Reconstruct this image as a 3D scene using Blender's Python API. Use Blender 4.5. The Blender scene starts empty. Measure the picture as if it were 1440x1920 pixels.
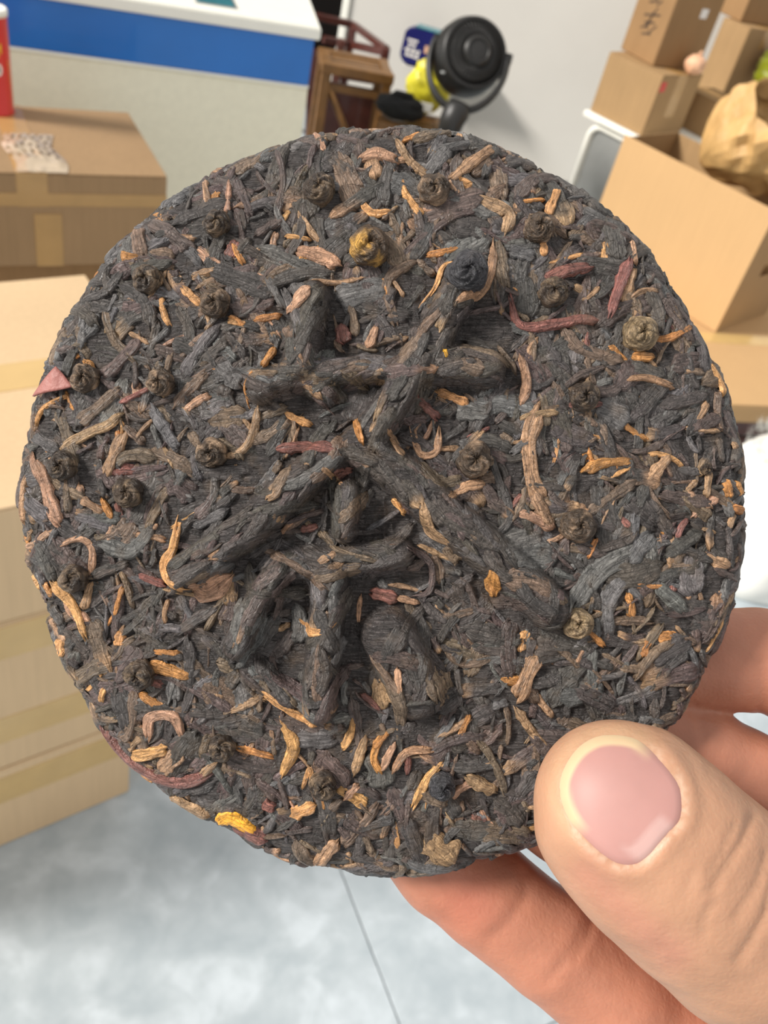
import bpy, bmesh, math, random
import numpy as np
from mathutils import Matrix, Vector

# ------------------------------------------------------------------ camera, world, light, exposure
scene = bpy.context.scene
COL = scene.collection
F, H = 1640.0, 1.4                                # focal length in pixels of the 1440x1920 frame, eye height
CR = np.array([0.9655459295, 0.1681687839, 0.1985958664])    # camera right
CD = np.array([0.2602326997, -0.6239595751, -0.7368537105])  # camera down
CF = np.array([0.0, 0.7631472393, -0.6462246445])            # camera forward
CO = np.array([0.0, 0.0, H])

cam_data = bpy.data.cameras.new('camera')
cam = bpy.data.objects.new('camera', cam_data)
COL.objects.link(cam)
cam.matrix_world = Matrix(((CR[0], -CD[0], -CF[0], CO[0]),
                           (CR[1], -CD[1], -CF[1], CO[1]),
                           (CR[2], -CD[2], -CF[2], CO[2]), (0, 0, 0, 1)))
cam_data.sensor_fit = 'VERTICAL'
cam_data.sensor_height = 36.0
cam_data.lens = 36.0 * F / 1920.0
cam_data.clip_start = 0.01
cam_data.clip_end = 50
cam_data.dof.use_dof = True
cam_data.dof.focus_distance = 0.1185
cam_data.dof.aperture_fstop = cam_data.lens / 0.72
scene.camera = cam

scene.view_settings.view_transform = 'Standard'
scene.view_settings.look = 'None'
scene.view_settings.exposure = 0.0
scene.view_settings.gamma = 1.0
scene.view_settings.use_curve_mapping = False

world = bpy.data.worlds.new('daylight')
scene.world = world
world.use_nodes = True
world.node_tree.nodes['Background'].inputs[0].default_value = (1.0, 0.985, 0.965, 1)
world.node_tree.nodes['Background'].inputs[1].default_value = 0.78

sun_data = bpy.data.lights.new('daylight_sun', 'SUN')
sun_data.energy = 4.7
sun_data.angle = math.radians(14)
sun_data.color = (1.0, 0.95, 0.88)
sun = bpy.data.objects.new('daylight_sun', sun_data)
COL.objects.link(sun)
SUN_TO = CR * (-0.72) + (-CD) * 0.42 + (-CF) * 0.62
sun.rotation_euler = Vector(SUN_TO).to_track_quat('Z', 'Y').to_euler()
sun.location = (-2, -2, 3)

# ------------------------------------------------------------------ helpers
rng = np.random.default_rng(7)
random.seed(7)

def ray(px, py):
    return CR * (px - 720) / F + CD * (py - 960) / F + CF
def at(px, py, depth):
    return CO + ray(px, py) * depth
def onz(px, py, z):
    d = ray(px, py)
    return CO + d * (z - H) / d[2]

def tag(o, label=None, cat=None, group=None, kind=None):
    if label: o['label'] = label
    if cat: o['category'] = cat
    if group: o['group'] = group
    if kind: o['kind'] = kind
    return o

def empty(name, loc=(0, 0, 0), rz=0.0, parent=None):
    o = bpy.data.objects.new(name, None)
    o.empty_display_size = 0.02
    COL.objects.link(o)
    o.location = Vector(loc)
    o.rotation_euler = (0, 0, rz)
    o.parent = parent
    return o

def mesh_obj(name, V, Fc, mat, parent=None, smooth=True, attrs=None):
    V = np.asarray(V, dtype=np.float32)
    me = bpy.data.meshes.new(name)
    if isinstance(Fc, np.ndarray) and Fc.ndim == 2:
        nf, k = Fc.shape
        me.vertices.add(len(V)); me.vertices.foreach_set('co', V.ravel())
        me.loops.add(nf * k); me.loops.foreach_set('vertex_index', Fc.astype(np.int32).ravel())
        me.polygons.add(nf)
        me.polygons.foreach_set('loop_start', np.arange(0, nf * k, k, dtype=np.int32))
        me.polygons.foreach_set('loop_total', np.full(nf, k, dtype=np.int32))
        me.update(calc_edges=True)
    else:
        me.from_pydata([tuple(map(float, v)) for v in V], [], [tuple(f) for f in Fc])
        me.update()
    if smooth:
        me.polygons.foreach_set('use_smooth', np.ones(len(me.polygons), dtype=bool))
    for nm, arr in (attrs or {}).items():
        arr = np.asarray(arr, dtype=np.float32)
        if arr.shape[1] == 4:
            a = me.attributes.new(nm, 'FLOAT_COLOR', 'POINT'); a.data.foreach_set('color', arr.ravel())
        else:
            a = me.attributes.new(nm, 'FLOAT_VECTOR', 'POINT'); a.data.foreach_set('vector', arr.ravel())
    if mat: me.materials.append(mat)
    o = bpy.data.objects.new(name, me)
    COL.objects.link(o)
    o.parent = parent
    return o

def bm_obj(name, bm, mat, parent=None, smooth=False):
    me = bpy.data.meshes.new(name)
    bm.normal_update()
    bm.to_mesh(me); bm.free()
    if smooth:
        me.polygons.foreach_set('use_smooth', np.ones(len(me.polygons), dtype=bool))
    if mat: me.materials.append(mat)
    o = bpy.data.objects.new(name, me)
    COL.objects.link(o)
    o.parent = parent
    return o

def bm_box(bm, x0, x1, y0, y1, z0, z1, bev=0.0, rot=None):
    r = bmesh.ops.create_cube(bm, size=1.0)
    vs = r['verts']
    for v in vs:
        v.co = Vector(((x0 + x1) / 2 + v.co.x * (x1 - x0), (y0 + y1) / 2 + v.co.y * (y1 - y0), (z0 + z1) / 2 + v.co.z * (z1 - z0)))
    if bev > 0:
        es = list({e for v in vs for e in v.link_edges})
        bmesh.ops.bevel(bm, geom=es, offset=bev, segments=2, affect='EDGES', profile=0.5)

def box(name, x0, x1, y0, y1, z0, z1, mat, parent=None, bev=0.002):
    bm = bmesh.new(); bm_box(bm, x0, x1, y0, y1, z0, z1, bev)
    return bm_obj(name, bm, mat, parent)

def tube_data(path, rad, n=12, caps=True, squash=1.0):
    """verts/faces of a tube along a polyline; rad may be a list."""
    P = np.asarray(path, float); m = len(P)
    R = np.full(m, rad) if np.isscalar(rad) else np.asarray(rad, float)
    T = np.gradient(P, axis=0); T /= np.linalg.norm(T, axis=1)[:, None] + 1e-12
    up = np.array([0, 0, 1.0]) if abs(T[0][2]) < 0.9 else np.array([1.0, 0, 0])
    V = []
    N = np.cross(T[0], up); N /= np.linalg.norm(N)
    for i in range(m):
        N = N - T[i] * (N @ T[i]); N /= np.linalg.norm(N)
        B = np.cross(T[i], N)
        for k in range(n):
            a = 2 * math.pi * k / n
            V.append(P[i] + R[i] * (math.cos(a) * N + squash * math.sin(a) * B))
    Fc = []
    for i in range(m - 1):
        for k in range(n):
            Fc.append((i * n + k, i * n + (k + 1) % n, (i + 1) * n + (k + 1) % n, (i + 1) * n + k))
    if caps:
        Fc.append(tuple(range(n))[::-1]); Fc.append(tuple((m - 1) * n + k for k in range(n)))
    return V, Fc

def tube(name, path, rad, mat, parent=None, n=12, squash=1.0):
    V, Fc = tube_data(path, rad, n, True, squash)
    return mesh_obj(name, np.array(V), Fc, mat, parent)

def lathe(name, prof, mat, parent=None, n=40, closed=True):
    """prof: list of (radius, z) spun around local z."""
    V = []; Fc = []
    for r, z in prof:
        for k in range(n):
            a = 2 * math.pi * k / n
            V.append((r * math.cos(a), r * math.sin(a), z))
    for i in range(len(prof) - 1):
        for k in range(n):
            Fc.append((i * n + k, i * n + (k + 1) % n, (i + 1) * n + (k + 1) % n, (i + 1) * n + k))
    return mesh_obj(name, np.array(V), Fc, mat, parent)

def smooth_path(P, n):
    """Catmull-Rom resample of a polyline to n points."""
    P = np.asarray(P, float)
    if len(P) == 2:
        t = np.linspace(0, 1, n)[:, None]
        return P[0] * (1 - t) + P[1] * t
    Q = np.vstack([2 * P[0] - P[1], P, 2 * P[-1] - P[-2]])
    seg = len(P) - 1
    t = np.linspace(0, seg - 1e-9, n)
    i = t.astype(int); f = (t - i)[:, None]
    a, b, c, d = Q[i], Q[i + 1], Q[i + 2], Q[i + 3]
    return 0.5 * (2 * b + (c - a) * f + (2 * a - 5 * b + 4 * c - d) * f ** 2 + (3 * b - a - 3 * c + d) * f ** 3)

_perm = np.random.default_rng(3).random((256, 256))
def vnoise(x, y, seed=0):
    x = np.asarray(x, float) + seed * 17.31; y = np.asarray(y, float) + seed * 9.77
    xi = np.floor(x).astype(int); yi = np.floor(y).astype(int)
    fx = x - xi; fy = y - yi
    fx = fx * fx * (3 - 2 * fx); fy = fy * fy * (3 - 2 * fy)
    g = lambda a, b: _perm[a & 255, b & 255]
    return ((g(xi, yi) * (1 - fx) + g(xi + 1, yi) * fx) * (1 - fy) + (g(xi, yi + 1) * (1 - fx) + g(xi + 1, yi + 1) * fx) * fy) * 2 - 1

# ------------------------------------------------------------------ materials
def new_mat(name):
    m = bpy.data.materials.new(name); m.use_nodes = True
    nt = m.node_tree
    return m, nt, nt.nodes['Principled BSDF']

def plain(name, col, rough=0.6, noise=0.08, scale=30.0, bump=0.0, bscale=200.0, metal=0.0, spec=0.5, coat=0.0):
    m, nt, b = new_mat(name)
    tc = nt.nodes.new('ShaderNodeTexCoord')
    nz = nt.nodes.new('ShaderNodeTexNoise'); nz.inputs['Scale'].default_value = scale; nz.inputs['Detail'].default_value = 6
    nt.links.new(tc.outputs['Object'], nz.inputs['Vector'])
    mr = nt.nodes.new('ShaderNodeMapRange')
    mr.inputs[1].default_value = 0.3; mr.inputs[2].default_value = 0.7
    mr.inputs[3].default_value = 1 - noise; mr.inputs[4].default_value = 1 + noise
    nt.links.new(nz.outputs['Fac'], mr.inputs[0])
    mx = nt.nodes.new('ShaderNodeMix'); mx.data_type = 'RGBA'; mx.blend_type = 'MULTIPLY'; mx.inputs[0].default_value = 1
    mx.inputs[6].default_value = (*col, 1)
    nt.links.new(mr.outputs[0], mx.inputs[7])
    nt.links.new(mx.outputs[2], b.inputs['Base Color'])
    b.inputs['Roughness'].default_value = rough
    b.inputs['Metallic'].default_value = metal
    b.inputs['Specular IOR Level'].default_value = spec
    b.inputs['Coat Weight'].default_value = coat
    if bump:
        n2 = nt.nodes.new('ShaderNodeTexNoise'); n2.inputs['Scale'].default_value = bscale; n2.inputs['Detail'].default_value = 4
        nt.links.new(tc.outputs['Object'], n2.inputs['Vector'])
        bp = nt.nodes.new('ShaderNodeBump'); bp.inputs['Strength'].default_value = bump; bp.inputs['Distance'].default_value = 0.002
        nt.links.new(n2.outputs['Fac'], bp.inputs['Height'])
        nt.links.new(bp.outputs['Normal'], b.inputs['Normal'])
    return m

def cardboard(name, col, streak=0.10):
    m, nt, b = new_mat(name)
    tc = nt.nodes.new('ShaderNodeTexCoord')
    mp = nt.nodes.new('ShaderNodeMapping'); mp.inputs['Scale'].default_value = (140, 140, 6)
    nt.links.new(tc.outputs['Object'], mp.inputs['Vector'])
    n1 = nt.nodes.new('ShaderNodeTexNoise'); n1.inputs['Scale'].default_value = 1.0; n1.inputs['Detail'].default_value = 3
    nt.links.new(mp.outputs[0], n1.inputs['Vector'])
    n2 = nt.nodes.new('ShaderNodeTexNoise'); n2.inputs['Scale'].default_value = 5.0; n2.inputs['Detail'].default_value = 5
    nt.links.new(tc.outputs['Object'], n2.inputs['Vector'])
    ad = nt.nodes.new('ShaderNodeMath'); ad.operation = 'ADD'
    nt.links.new(n1.outputs['Fac'], ad.inputs[0]); nt.links.new(n2.outputs['Fac'], ad.inputs[1])
    mr = nt.nodes.new('ShaderNodeMapRange'); mr.inputs[1].default_value = 0.7; mr.inputs[2].default_value = 1.3
    mr.inputs[3].default_value = 1 - streak; mr.inputs[4].default_value = 1 + streak
    nt.links.new(ad.outputs[0], mr.inputs[0])
    mx = nt.nodes.new('ShaderNodeMix'); mx.data_type = 'RGBA'; mx.blend_type = 'MULTIPLY'; mx.inputs[0].default_value = 1
    mx.inputs[6].default_value = (*col, 1)
    nt.links.new(mr.outputs[0], mx.inputs[7]); nt.links.new(mx.outputs[2], b.inputs['Base Color'])
    b.inputs['Roughness'].default_value = 0.75
    b.inputs['Specular IOR Level'].default_value = 0.25
    return m

M_wall = plain('white_plaster', (0.63, 0.605, 0.56), 0.85, 0.03, 3.0)
M_dark = plain('dark_room', (0.02, 0.014, 0.012), 0.8, 0.2, 4.0)  # near-black walls stand in for the unlit room's darkness
M_cream = plain('cream_laminate', (0.88, 0.84, 0.66), 0.45, 0.03, 60.0)
M_white = plain('white_laminate', (0.88, 0.87, 0.79), 0.4, 0.02, 20.0)
M_blue = plain('blue_laminate', (0.012, 0.16, 0.55), 0.25, 0.06, 6.0, coat=0.3)
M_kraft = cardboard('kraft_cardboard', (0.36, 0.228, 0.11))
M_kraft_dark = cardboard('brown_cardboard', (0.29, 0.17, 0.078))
M_kraft_worn = cardboard('worn_cardboard', (0.33, 0.212, 0.112))
M_kraft_pale = cardboard('pale_cardboard', (0.64, 0.46, 0.275), 0.06)
M_kraft_light = cardboard('light_cardboard', (0.54, 0.34, 0.165), 0.04)
M_tape = plain('brown_tape', (0.45, 0.27, 0.10), 0.25, 0.06, 20.0, coat=0.4)
M_tape_pale = plain('clear_tape', (0.60, 0.40, 0.16), 0.22, 0.06, 20.0, coat=0.4)
M_film = plain('crumpled_film', (0.50, 0.39, 0.27), 0.22, 0.12, 50.0, 0.6, 90.0, coat=0.5)
M_black = plain('black_plastic', (0.017, 0.016, 0.015), 0.42, 0.1, 40.0)
M_black_soft = plain('black_cloth', (0.008, 0.008, 0.008), 0.85, 0.15, 60.0)
M_ink = plain('marker_ink', (0.06, 0.035, 0.02), 0.7, 0.2, 60.0)
M_red = plain('red_print', (0.62, 0.02, 0.012), 0.32, 0.05, 20.0, coat=0.3)
M_yellow = plain('yellow_print', (0.75, 0.47, 0.02), 0.45, 0.08, 20.0)
M_sticker = plain('white_sticker', (0.78, 0.74, 0.70), 0.5, 0.06, 60.0)
M_steel = plain('grey_metal', (0.42, 0.43, 0.42), 0.35, 0.05, 20.0, metal=0.6)
M_redwood = plain('red_brown_wood', (0.075, 0.018, 0.012), 0.35, 0.25, 25.0, coat=0.3)
M_tanwood = plain('tan_wood', (0.19, 0.09, 0.025), 0.45, 0.2, 25.0)
M_navy = plain('navy_print', (0.008, 0.010, 0.11), 0.35, 0.1, 20.0)
M_teal = plain('teal_glass', (0.05, 0.20, 0.24), 0.15, 0.15, 40.0)
M_yelbag = plain('yellow_plastic_bag', (0.62, 0.55, 0.03), 0.35, 0.2, 25.0)
M_greenbag = plain('green_plastic_bag', (0.30, 0.33, 0.015), 0.35, 0.2, 40.0)
M_kraftbag = plain('kraft_paper', (0.52, 0.31, 0.115), 0.6, 0.14, 22.0, 0.4, 60.0)
M_peach = plain('peach_wrap', (0.72, 0.42, 0.26), 0.6, 0.15, 40.0)
M_paleblue = plain('pale_blue_cloth', (0.42, 0.48, 0.50), 0.8, 0.1, 40.0)
M_sack = plain('white_woven_sack', (0.85, 0.84, 0.79), 0.8, 0.06, 12.0, 0.6, 300.0)
M_brownfill = plain('dark_brown_wrap', (0.10, 0.045, 0.03), 0.6, 0.3, 30.0)

def floor_mat():
    m, nt, b = new_mat('grey_cement_tile')
    tc = nt.nodes.new('ShaderNodeTexCoord')
    n1 = nt.nodes.new('ShaderNodeTexNoise'); n1.inputs['Scale'].default_value = 12; n1.inputs['Detail'].default_value = 8; n1.inputs['Distortion'].default_value = 0.6
    n2 = nt.nodes.new('ShaderNodeTexNoise'); n2.inputs['Scale'].default_value = 34; n2.inputs['Detail'].default_value = 6
    for n in (n1, n2): nt.links.new(tc.outputs['Object'], n.inputs['Vector'])
    cr = nt.nodes.new('ShaderNodeValToRGB')
    cr.color_ramp.elements[0].position = 0.30; cr.color_ramp.elements[0].color = (0.36, 0.415, 0.45, 1)
    cr.color_ramp.elements[1].position = 0.72; cr.color_ramp.elements[1].color = (0.56, 0.62, 0.665, 1)
    e = cr.color_ramp.elements.new(0.52); e.color = (0.44, 0.495, 0.53, 1)
    ad = nt.nodes.new('ShaderNodeMath'); ad.operation = 'MULTIPLY_ADD'; ad.inputs[1].default_value = 0.32
    nt.links.new(n2.outputs['Fac'], ad.inputs[0])
    sb = nt.nodes.new('ShaderNodeMath'); sb.operation = 'SUBTRACT'; sb.inputs[1].default_value = 0.16
    nt.links.new(n1.outputs['Fac'], sb.inputs[0]); nt.links.new(sb.outputs[0], ad.inputs[2])
    nt.links.new(ad.outputs[0], cr.inputs[0]); nt.links.new(cr.outputs[0], b.inputs['Base Color'])
    b.inputs['Roughness'].default_value = 0.42
    return m
M_tile = floor_mat()
M_grout = plain('grey_grout', (0.30, 0.32, 0.32), 0.8, 0.1, 40.0)

# ------------------------------------------------------------------ room shell
YAW = math.radians(-5)
WE = np.array([math.cos(YAW), math.sin(YAW), 0]); WN = np.array([math.sin(YAW), -math.cos(YAW), 0])
floor = box('floor', -5, 4.5, -2.0, 7.5, -0.06, -0.004, M_grout, bev=0)
tag(floor, 'light grey cement tile floor', kind='structure')
# tiles: joints run along the line seen under the cake
J0 = onz(650, 1660, 0); J1 = onz(750, 1920, 0)
jd = (J0 - J1)[:2]; jd /= np.linalg.norm(jd)
jn = np.array([jd[1], -jd[0]])
tile_ang = math.atan2(jn[1], jn[0])
TS = 0.8
tm = bpy.data.meshes.new('tile')
bm = bmesh.new(); bm_box(bm, 0.0012, TS - 0.0012, 0.0012, TS * 1.0 - 0.0012, -0.012, 0.0, 0.001); bm.to_mesh(tm); bm.free()
tm.materials.append(M_tile)
base = J0[:2] - jd * 1.10
for i in range(-5, 5):
    for j in range(-3, 7):
        p = base + jn * TS * i + jd * TS * j
        if not (-4.6 < p[0] < 3.6 and -1.6 < p[1] < 6.4): continue
        c = p + jn * TS / 2 + jd * TS / 2
        if c @ WN[:2] < -4.45: continue
        t = bpy.data.objects.new('tile', tm); COL.objects.link(t)
        t.parent = floor; t.location = (p[0], p[1], 0); t.rotation_euler = (0, 0, tile_ang)

WD = 4.45
def wall_pt(s, out=0.0, z=0.0):
    q = -WN * WD + WE * s + WN * out
    return (q[0], q[1], z)
_d = ray(655, 20); _t = (-WD - CO @ WN) / (_d @ WN)
S_DOOR = float((CO + _d * _t) @ WE)
wall = empty('wall_back', wall_pt(0), YAW)
tag(wall, 'plain white plaster wall behind the fan and the cartons', kind='structure')
box('wall_panel', S_DOOR, 6.6, 0.0, 0.12, 0, 2.9, M_wall, wall, 0.004)
box('wall_panel', -3.0, S_DOOR - 1.1, 0.0, 0.12, 0, 2.9, M_wall, wall, 0.004)
box('door_lintel', S_DOOR - 1.1, S_DOOR, 0.0, 0.12, 2.1, 2.9, M_wall, wall, 0.002)
dr = empty('door_1', wall_pt(S_DOOR - 0.55), YAW)
tag(dr, 'dark doorway opening behind the counter', kind='structure')
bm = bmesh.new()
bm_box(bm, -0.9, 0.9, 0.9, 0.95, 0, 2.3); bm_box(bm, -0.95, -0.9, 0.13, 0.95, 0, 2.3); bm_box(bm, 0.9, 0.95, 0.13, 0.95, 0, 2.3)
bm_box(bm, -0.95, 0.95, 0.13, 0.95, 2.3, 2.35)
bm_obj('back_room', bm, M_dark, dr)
box('door_post', 0.515, 0.549, -0.012, 0.13, 0, 2.1, M_white, dr, 0.003)

# ------------------------------------------------------------------ counter
CT_YAW = 0.4322
cs = 1.15
cr_ = onz(600, 77, 0.7905)                         # right front corner under the slab
counter = empty('reception_counter', (cr_[0], cr_[1], 0), CT_YAW)
tag(counter, 'cream reception counter with a glossy blue band under its white top', 'counter')
# x runs to the left (negative) along the front, y runs back; the end is cut slightly askew
def skew_prism(name, x0, x1, y0, y1, z0, z1, mat, skew=0.0):
    bm = bmesh.new()
    pts = [(x0, y0), (x1, y0), (x1 + skew * (y1 - y0), y1), (x0, y1)]
    lo = [bm.verts.new((x, y, z0)) for x, y in pts]; hi = [bm.verts.new((x, y, z1)) for x, y in pts]
    bm.faces.new(lo[::-1]); bm.faces.new(hi)
    for i in range(4): bm.faces.new((lo[i], lo[(i + 1) % 4], hi[(i + 1) % 4], hi[i]))
    bmesh.ops.bevel(bm, geom=list(bm.edges), offset=0.003, segments=2, affect='EDGES')
    return bm_obj(name, bm, mat, counter)
SK = 0.10
skew_prism('counter_top', -2.8, 0.0, 0.0, 0.69, 0.7905, 0.819, M_white, SK)
skew_prism('blue_band', -2.78, -0.012, 0.012, 0.66, 0.672, 0.7900, M_blue, SK)
skew_prism('trim_strip', -2.78, -0.010, 0.009, 0.66, 0.664, 0.6718, M_white, SK)
skew_prism('front_panel', -2.78, -0.012, 0.012, 0.66, 0.05, 0.6638, M_cream, SK)
skew_prism('plinth', -2.76, -0.03, 0.04, 0.64, 0.0, 0.0498, M_black, SK)
q = onz(405, 4, 0.819)
card = empty('desk_mat', (q[0], q[1], 0.8195), CT_YAW)
tag(card, 'small dark teal desk mat lying on the white counter top', 'mat')
box('mat_sheet', -0.05, 0.045, -0.035, 0.16, 0, 0.004, M_teal, card, 0.001)
box('mat_border', -0.056, 0.051, -0.041, 0.166, 0, 0.002, M_steel, card, 0.0008)

# ------------------------------------------------------------------ cartons
def carton(name, label, p, mat, tape=None, tape_axis='x', group=None, band=None, flaps=True):
    x, y, z0, yaw, sx, sy, sz = p
    root = empty(name, (x, y, z0), yaw)
    tag(root, label, 'box', group)
    box('carton_body', -sx / 2, sx / 2, -sy / 2, sy / 2, 0.0, sz - 0.003, mat, root, 0.004)
    if flaps:
        g = 0.002
        if tape_axis == 'x':
            for s in (-1, 1):
                box('top_flap', -sx / 2 + .001, sx / 2 - .001, *((g / 2, sy / 2 - .001) if s > 0 else (-sy / 2 + .001, -g / 2)), sz - 0.003, sz, mat, root, 0.001)
        else:
            for s in (-1, 1):
                box('top_flap', *((g / 2, sx / 2 - .001) if s > 0 else (-sx / 2 + .001, -g / 2)), -sy / 2 + .001, sy / 2 - .001, sz - 0.003, sz, mat, root, 0.001)
    if tape:
        w = 0.03
        bm = bmesh.new()
        if tape_axis == 'x':
            bm_box(bm, -sx / 2 - .0012, sx / 2 + .0012, -w, w, sz, sz + 0.0007)
            bm_box(bm, sx / 2, sx / 2 + .0009, -w, w, sz - 0.07, sz)
            bm_box(bm, -sx / 2 - .0009, -sx / 2, -w, w, sz - 0.07, sz)
        else:
            bm_box(bm, -w, w, -sy / 2 - .0012, sy / 2 + .0012, sz, sz + 0.0007)
            bm_box(bm, -w, w, -sy / 2 - .0009, -sy / 2, sz - 0.07, sz)
        bm_obj('tape_strip', bm, tape, root)
    if band:                                        # lengths of tape across the front face
        for zz, hh in band:
            box('tape_band', -sx / 2, sx / 2, -sy / 2 - 0.001, -sy / 2 + 0.0005, zz - hh, zz + hh, tape or M_tape_pale, root, 0.0003)
    return root

# stack by the left edge
carton('carton', 'bottom kraft carton of the left stack, standing on the grey tiles', (-0.684, 0.7398, 0, 0.765, 0.6, 0.5, 0.206), M_kraft_pale, M_tape_pale, 'x', None, [(0.155, 0.032)])
carton('carton', 'middle kraft carton of the left stack, with a tape band round its front', (-0.684, 0.7439, 0.2075, 0.755, 0.6, 0.5, 0.307), M_kraft_pale, M_tape_pale, 'x', None, [(0.27, 0.03), (0.09, 0.028)])
top_l = carton('carton', 'pale sunlit carton on top of the left stack, tape across its lid', (-0.6041, 0.8102, 0.5158, 0.7366, 0.6, 0.4867, 0.1845), M_kraft_pale, M_tape_pale, 'x')
# taped carton in front of the counter, on a hidden carton
carton('carton', 'lower brown carton in the gap between left stack and counter', (-0.985, 1.815, 0, 0.605, 0.44, 0.26, 0.419), M_kraft_dark, M_tape, 'x')
tp = carton('carton', 'worn brown carton with crumpled clear film, carrying the red can', (-0.9684, 1.8027, 0.42, 0.6051, 0.55, 0.3702, 0.2035), M_kraft_worn, M_tape, 'y')
# film, labels and tape on that carton
bm = bmesh.new()
nx, ny = 20, 14
vs = {}
for i in range(nx):
    for j in range(ny):
        u = i / (nx - 1); v = j / (ny - 1)
        x = -0.03 + u * 0.10 + 0.008 * math.sin(7 * v); y = -0.184 + v * 0.20
        h = 0.2045 + 0.004 * (1 + float(vnoise(u * 9, v * 8, 2))) * min(1, 6 * u * (1 - u)) * min(1, 5 * v * (1 - v) + .2) + .0005
        vs[i, j] = bm.verts.new((x, y, h))
for i in range(nx - 1):
    for j in range(ny - 1):
        if (i * 7 + j * 13) % 11 < 9 or j < 4:
            bm.faces.new((vs[i, j], vs[i + 1, j], vs[i + 1, j + 1], vs[i, j + 1]))
for v in [v for v in bm.verts if not v.link_faces]: bm.verts.remove(v)
film = bm_obj('crumpled_film', bm, M_film, tp, True)
lbl = box('shipping_label', -0.20, -0.125, -0.1862, -0.1851, 0.09, 0.15, M_sticker, tp, 0.0003)
box('label_border', -0.205, -0.12, -0.1858, -0.1850, 0.085, 0.157, M_red, lbl, 0.0002)
box('tape_strip', -0.275, 0.275, -0.1862, -0.1850, 0.135, 0.162, M_tape, tp, 0.0003)
box('tape_strip', 0.0, 0.055, -0.1866, -0.1850, 0.0, 0.118, M_tape, tp, 0.0003)
box('paper_strip', -0.20, -0.11, -0.10, -0.088, 0.2036, 0.2046, M_sticker, tp, 0.0002)
# red can
zt = 0.42 + 0.2036
q = onz(-6, 208, zt)
can = empty('snack_can', (q[0], q[1], zt), 0.0)
tag(can, 'tall red snack can with a white lid on the worn carton', 'can')
CRD = 0.036
lathe('can_body', [(0.0, 0.0), (CRD + .001, 0.0), (CRD + .0012, 0.004), (CRD, 0.006), (CRD, 0.194), (CRD + .0008, 0.196), (CRD - .002, 0.198), (0, 0.198)], M_red, can, 40)
lathe('can_lid', [(CRD - .003, 0.1985), (CRD + .0015, 0.1985), (CRD + .0015, 0.209), (CRD - .001, 0.212), (CRD - .004, 0.2105), (0, 0.2105)], M_white, can, 40)
def on_cyl(name, pts, R, mat, parent, ang0):
    """flat print bent round a cylinder: pts are (arc, z) polygons of a strip grid"""
    V = []; Fc = []
    for quad in pts:
        b0 = len(V)
        n = 5
        (a0, z0), (a1, z1), (a2, z2), (a3, z3) = quad
        for k in range(n):
            t = k / (n - 1)
            for (aa, zz, ab, zb) in ((a0, z0, a1, z1), (a3, z3, a2, z2)):
                a = aa + (ab - aa) * t; z = zz + (zb - zz) * t
                V.append((R * math.cos(ang0 + a), R * math.sin(ang0 + a), z))
        for k in range(n - 1):
            Fc.append((b0 + 2 * k, b0 + 2 * k + 2, b0 + 2 * k + 3, b0 + 2 * k + 1))
    return mesh_obj(name, np.array(V), Fc, mat, parent)
A0 = math.atan2(-q[1], -q[0])                       # towards the viewer
rect = lambda a0, a1, z0, z1: ((a0, z0), (a1, z0), (a1, z1), (a0, z1))
on_cyl('yellow_lettering', [rect(0.02, 0.55, 0.138, 0.146), rect(0.05, 0.14, 0.125, 0.160), rect(0.28, 0.38, 0.122, 0.160), rect(0.46, 0.55, 0.13, 0.150), rect(-0.55, -0.1, 0.138, 0.148), rect(-0.4, -0.3, 0.122, 0.160)], CRD + .0005, M_yellow, can, A0)
emb = on_cyl('round_emblem', [((0.30 + .22 * math.cos(t), 0.098 + .013 * math.sin(t)), (0.30 + .22 * math.cos(t + .53), 0.098 + .013 * math.sin(t + .53)), (0.30, 0.098), (0.30, 0.098)) for t in np.arange(0, 6.28, .5236)], CRD + .0006, M_sticker, can, A0)
on_cyl('emblem_mark', [rect(0.22, 0.37, 0.095, 0.101), rect(0.30, 0.36, 0.091, 0.105)], CRD + .0010, M_ink, emb, A0)
on_cyl('yellow_swoosh', [((0.95 + .35 * t, .115 - .1 * t), (1.0 + .35 * t, .115 - .1 * t), (1.0 + .35 * (t + .25), .115 - .1 * (t + .25)), (0.95 + .35 * (t + .25), .115 - .1 * (t + .25))) for t in (0, .25, .5, .75)], CRD + .0005, M_yellow, can, A0)

# right-hand cartons on a white table
R2 = [0.5266, 3.5663, 0.55, -0.6978, 0.245, 0.2551, 0.2044]
tb = empty('side_table', (R2[0], R2[1], 0), R2[3])
tag(tb, 'white-topped table on a grey tube frame under the carton pile', 'table')
box('table_top', -0.135, 0.46, -0.145, 0.90, 0.528, 0.549, M_white, tb, 0.004)
def loop_leg(yy):
    P = [(-0.10, yy, 0.0), (-0.10, yy, 0.46)] + [(-0.10 + .05 * (1 - math.cos(t)), yy, .46 + .05 * math.sin(t)) for t in np.linspace(.3, 1.57, 5)] + [(0.36, yy, .51)] + [(0.36 + .05 * math.sin(t), yy, .46 + .05 * math.cos(t)) for t in np.linspace(.3, 1.57, 5)] + [(0.41, yy, 0.0)]
    return P
for yy in (-0.11, 0.86):
    tube('table_leg', loop_leg(yy), 0.013, M_white, tb, 10)
box('side_panel', -0.088, 0.398, -0.105, -0.098, 0.10, 0.495, M_steel, tb, 0.002)
box('stretcher', -0.112, -0.088, -0.10, 0.85, 0.20, 0.225, M_steel, tb, 0.003)

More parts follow.
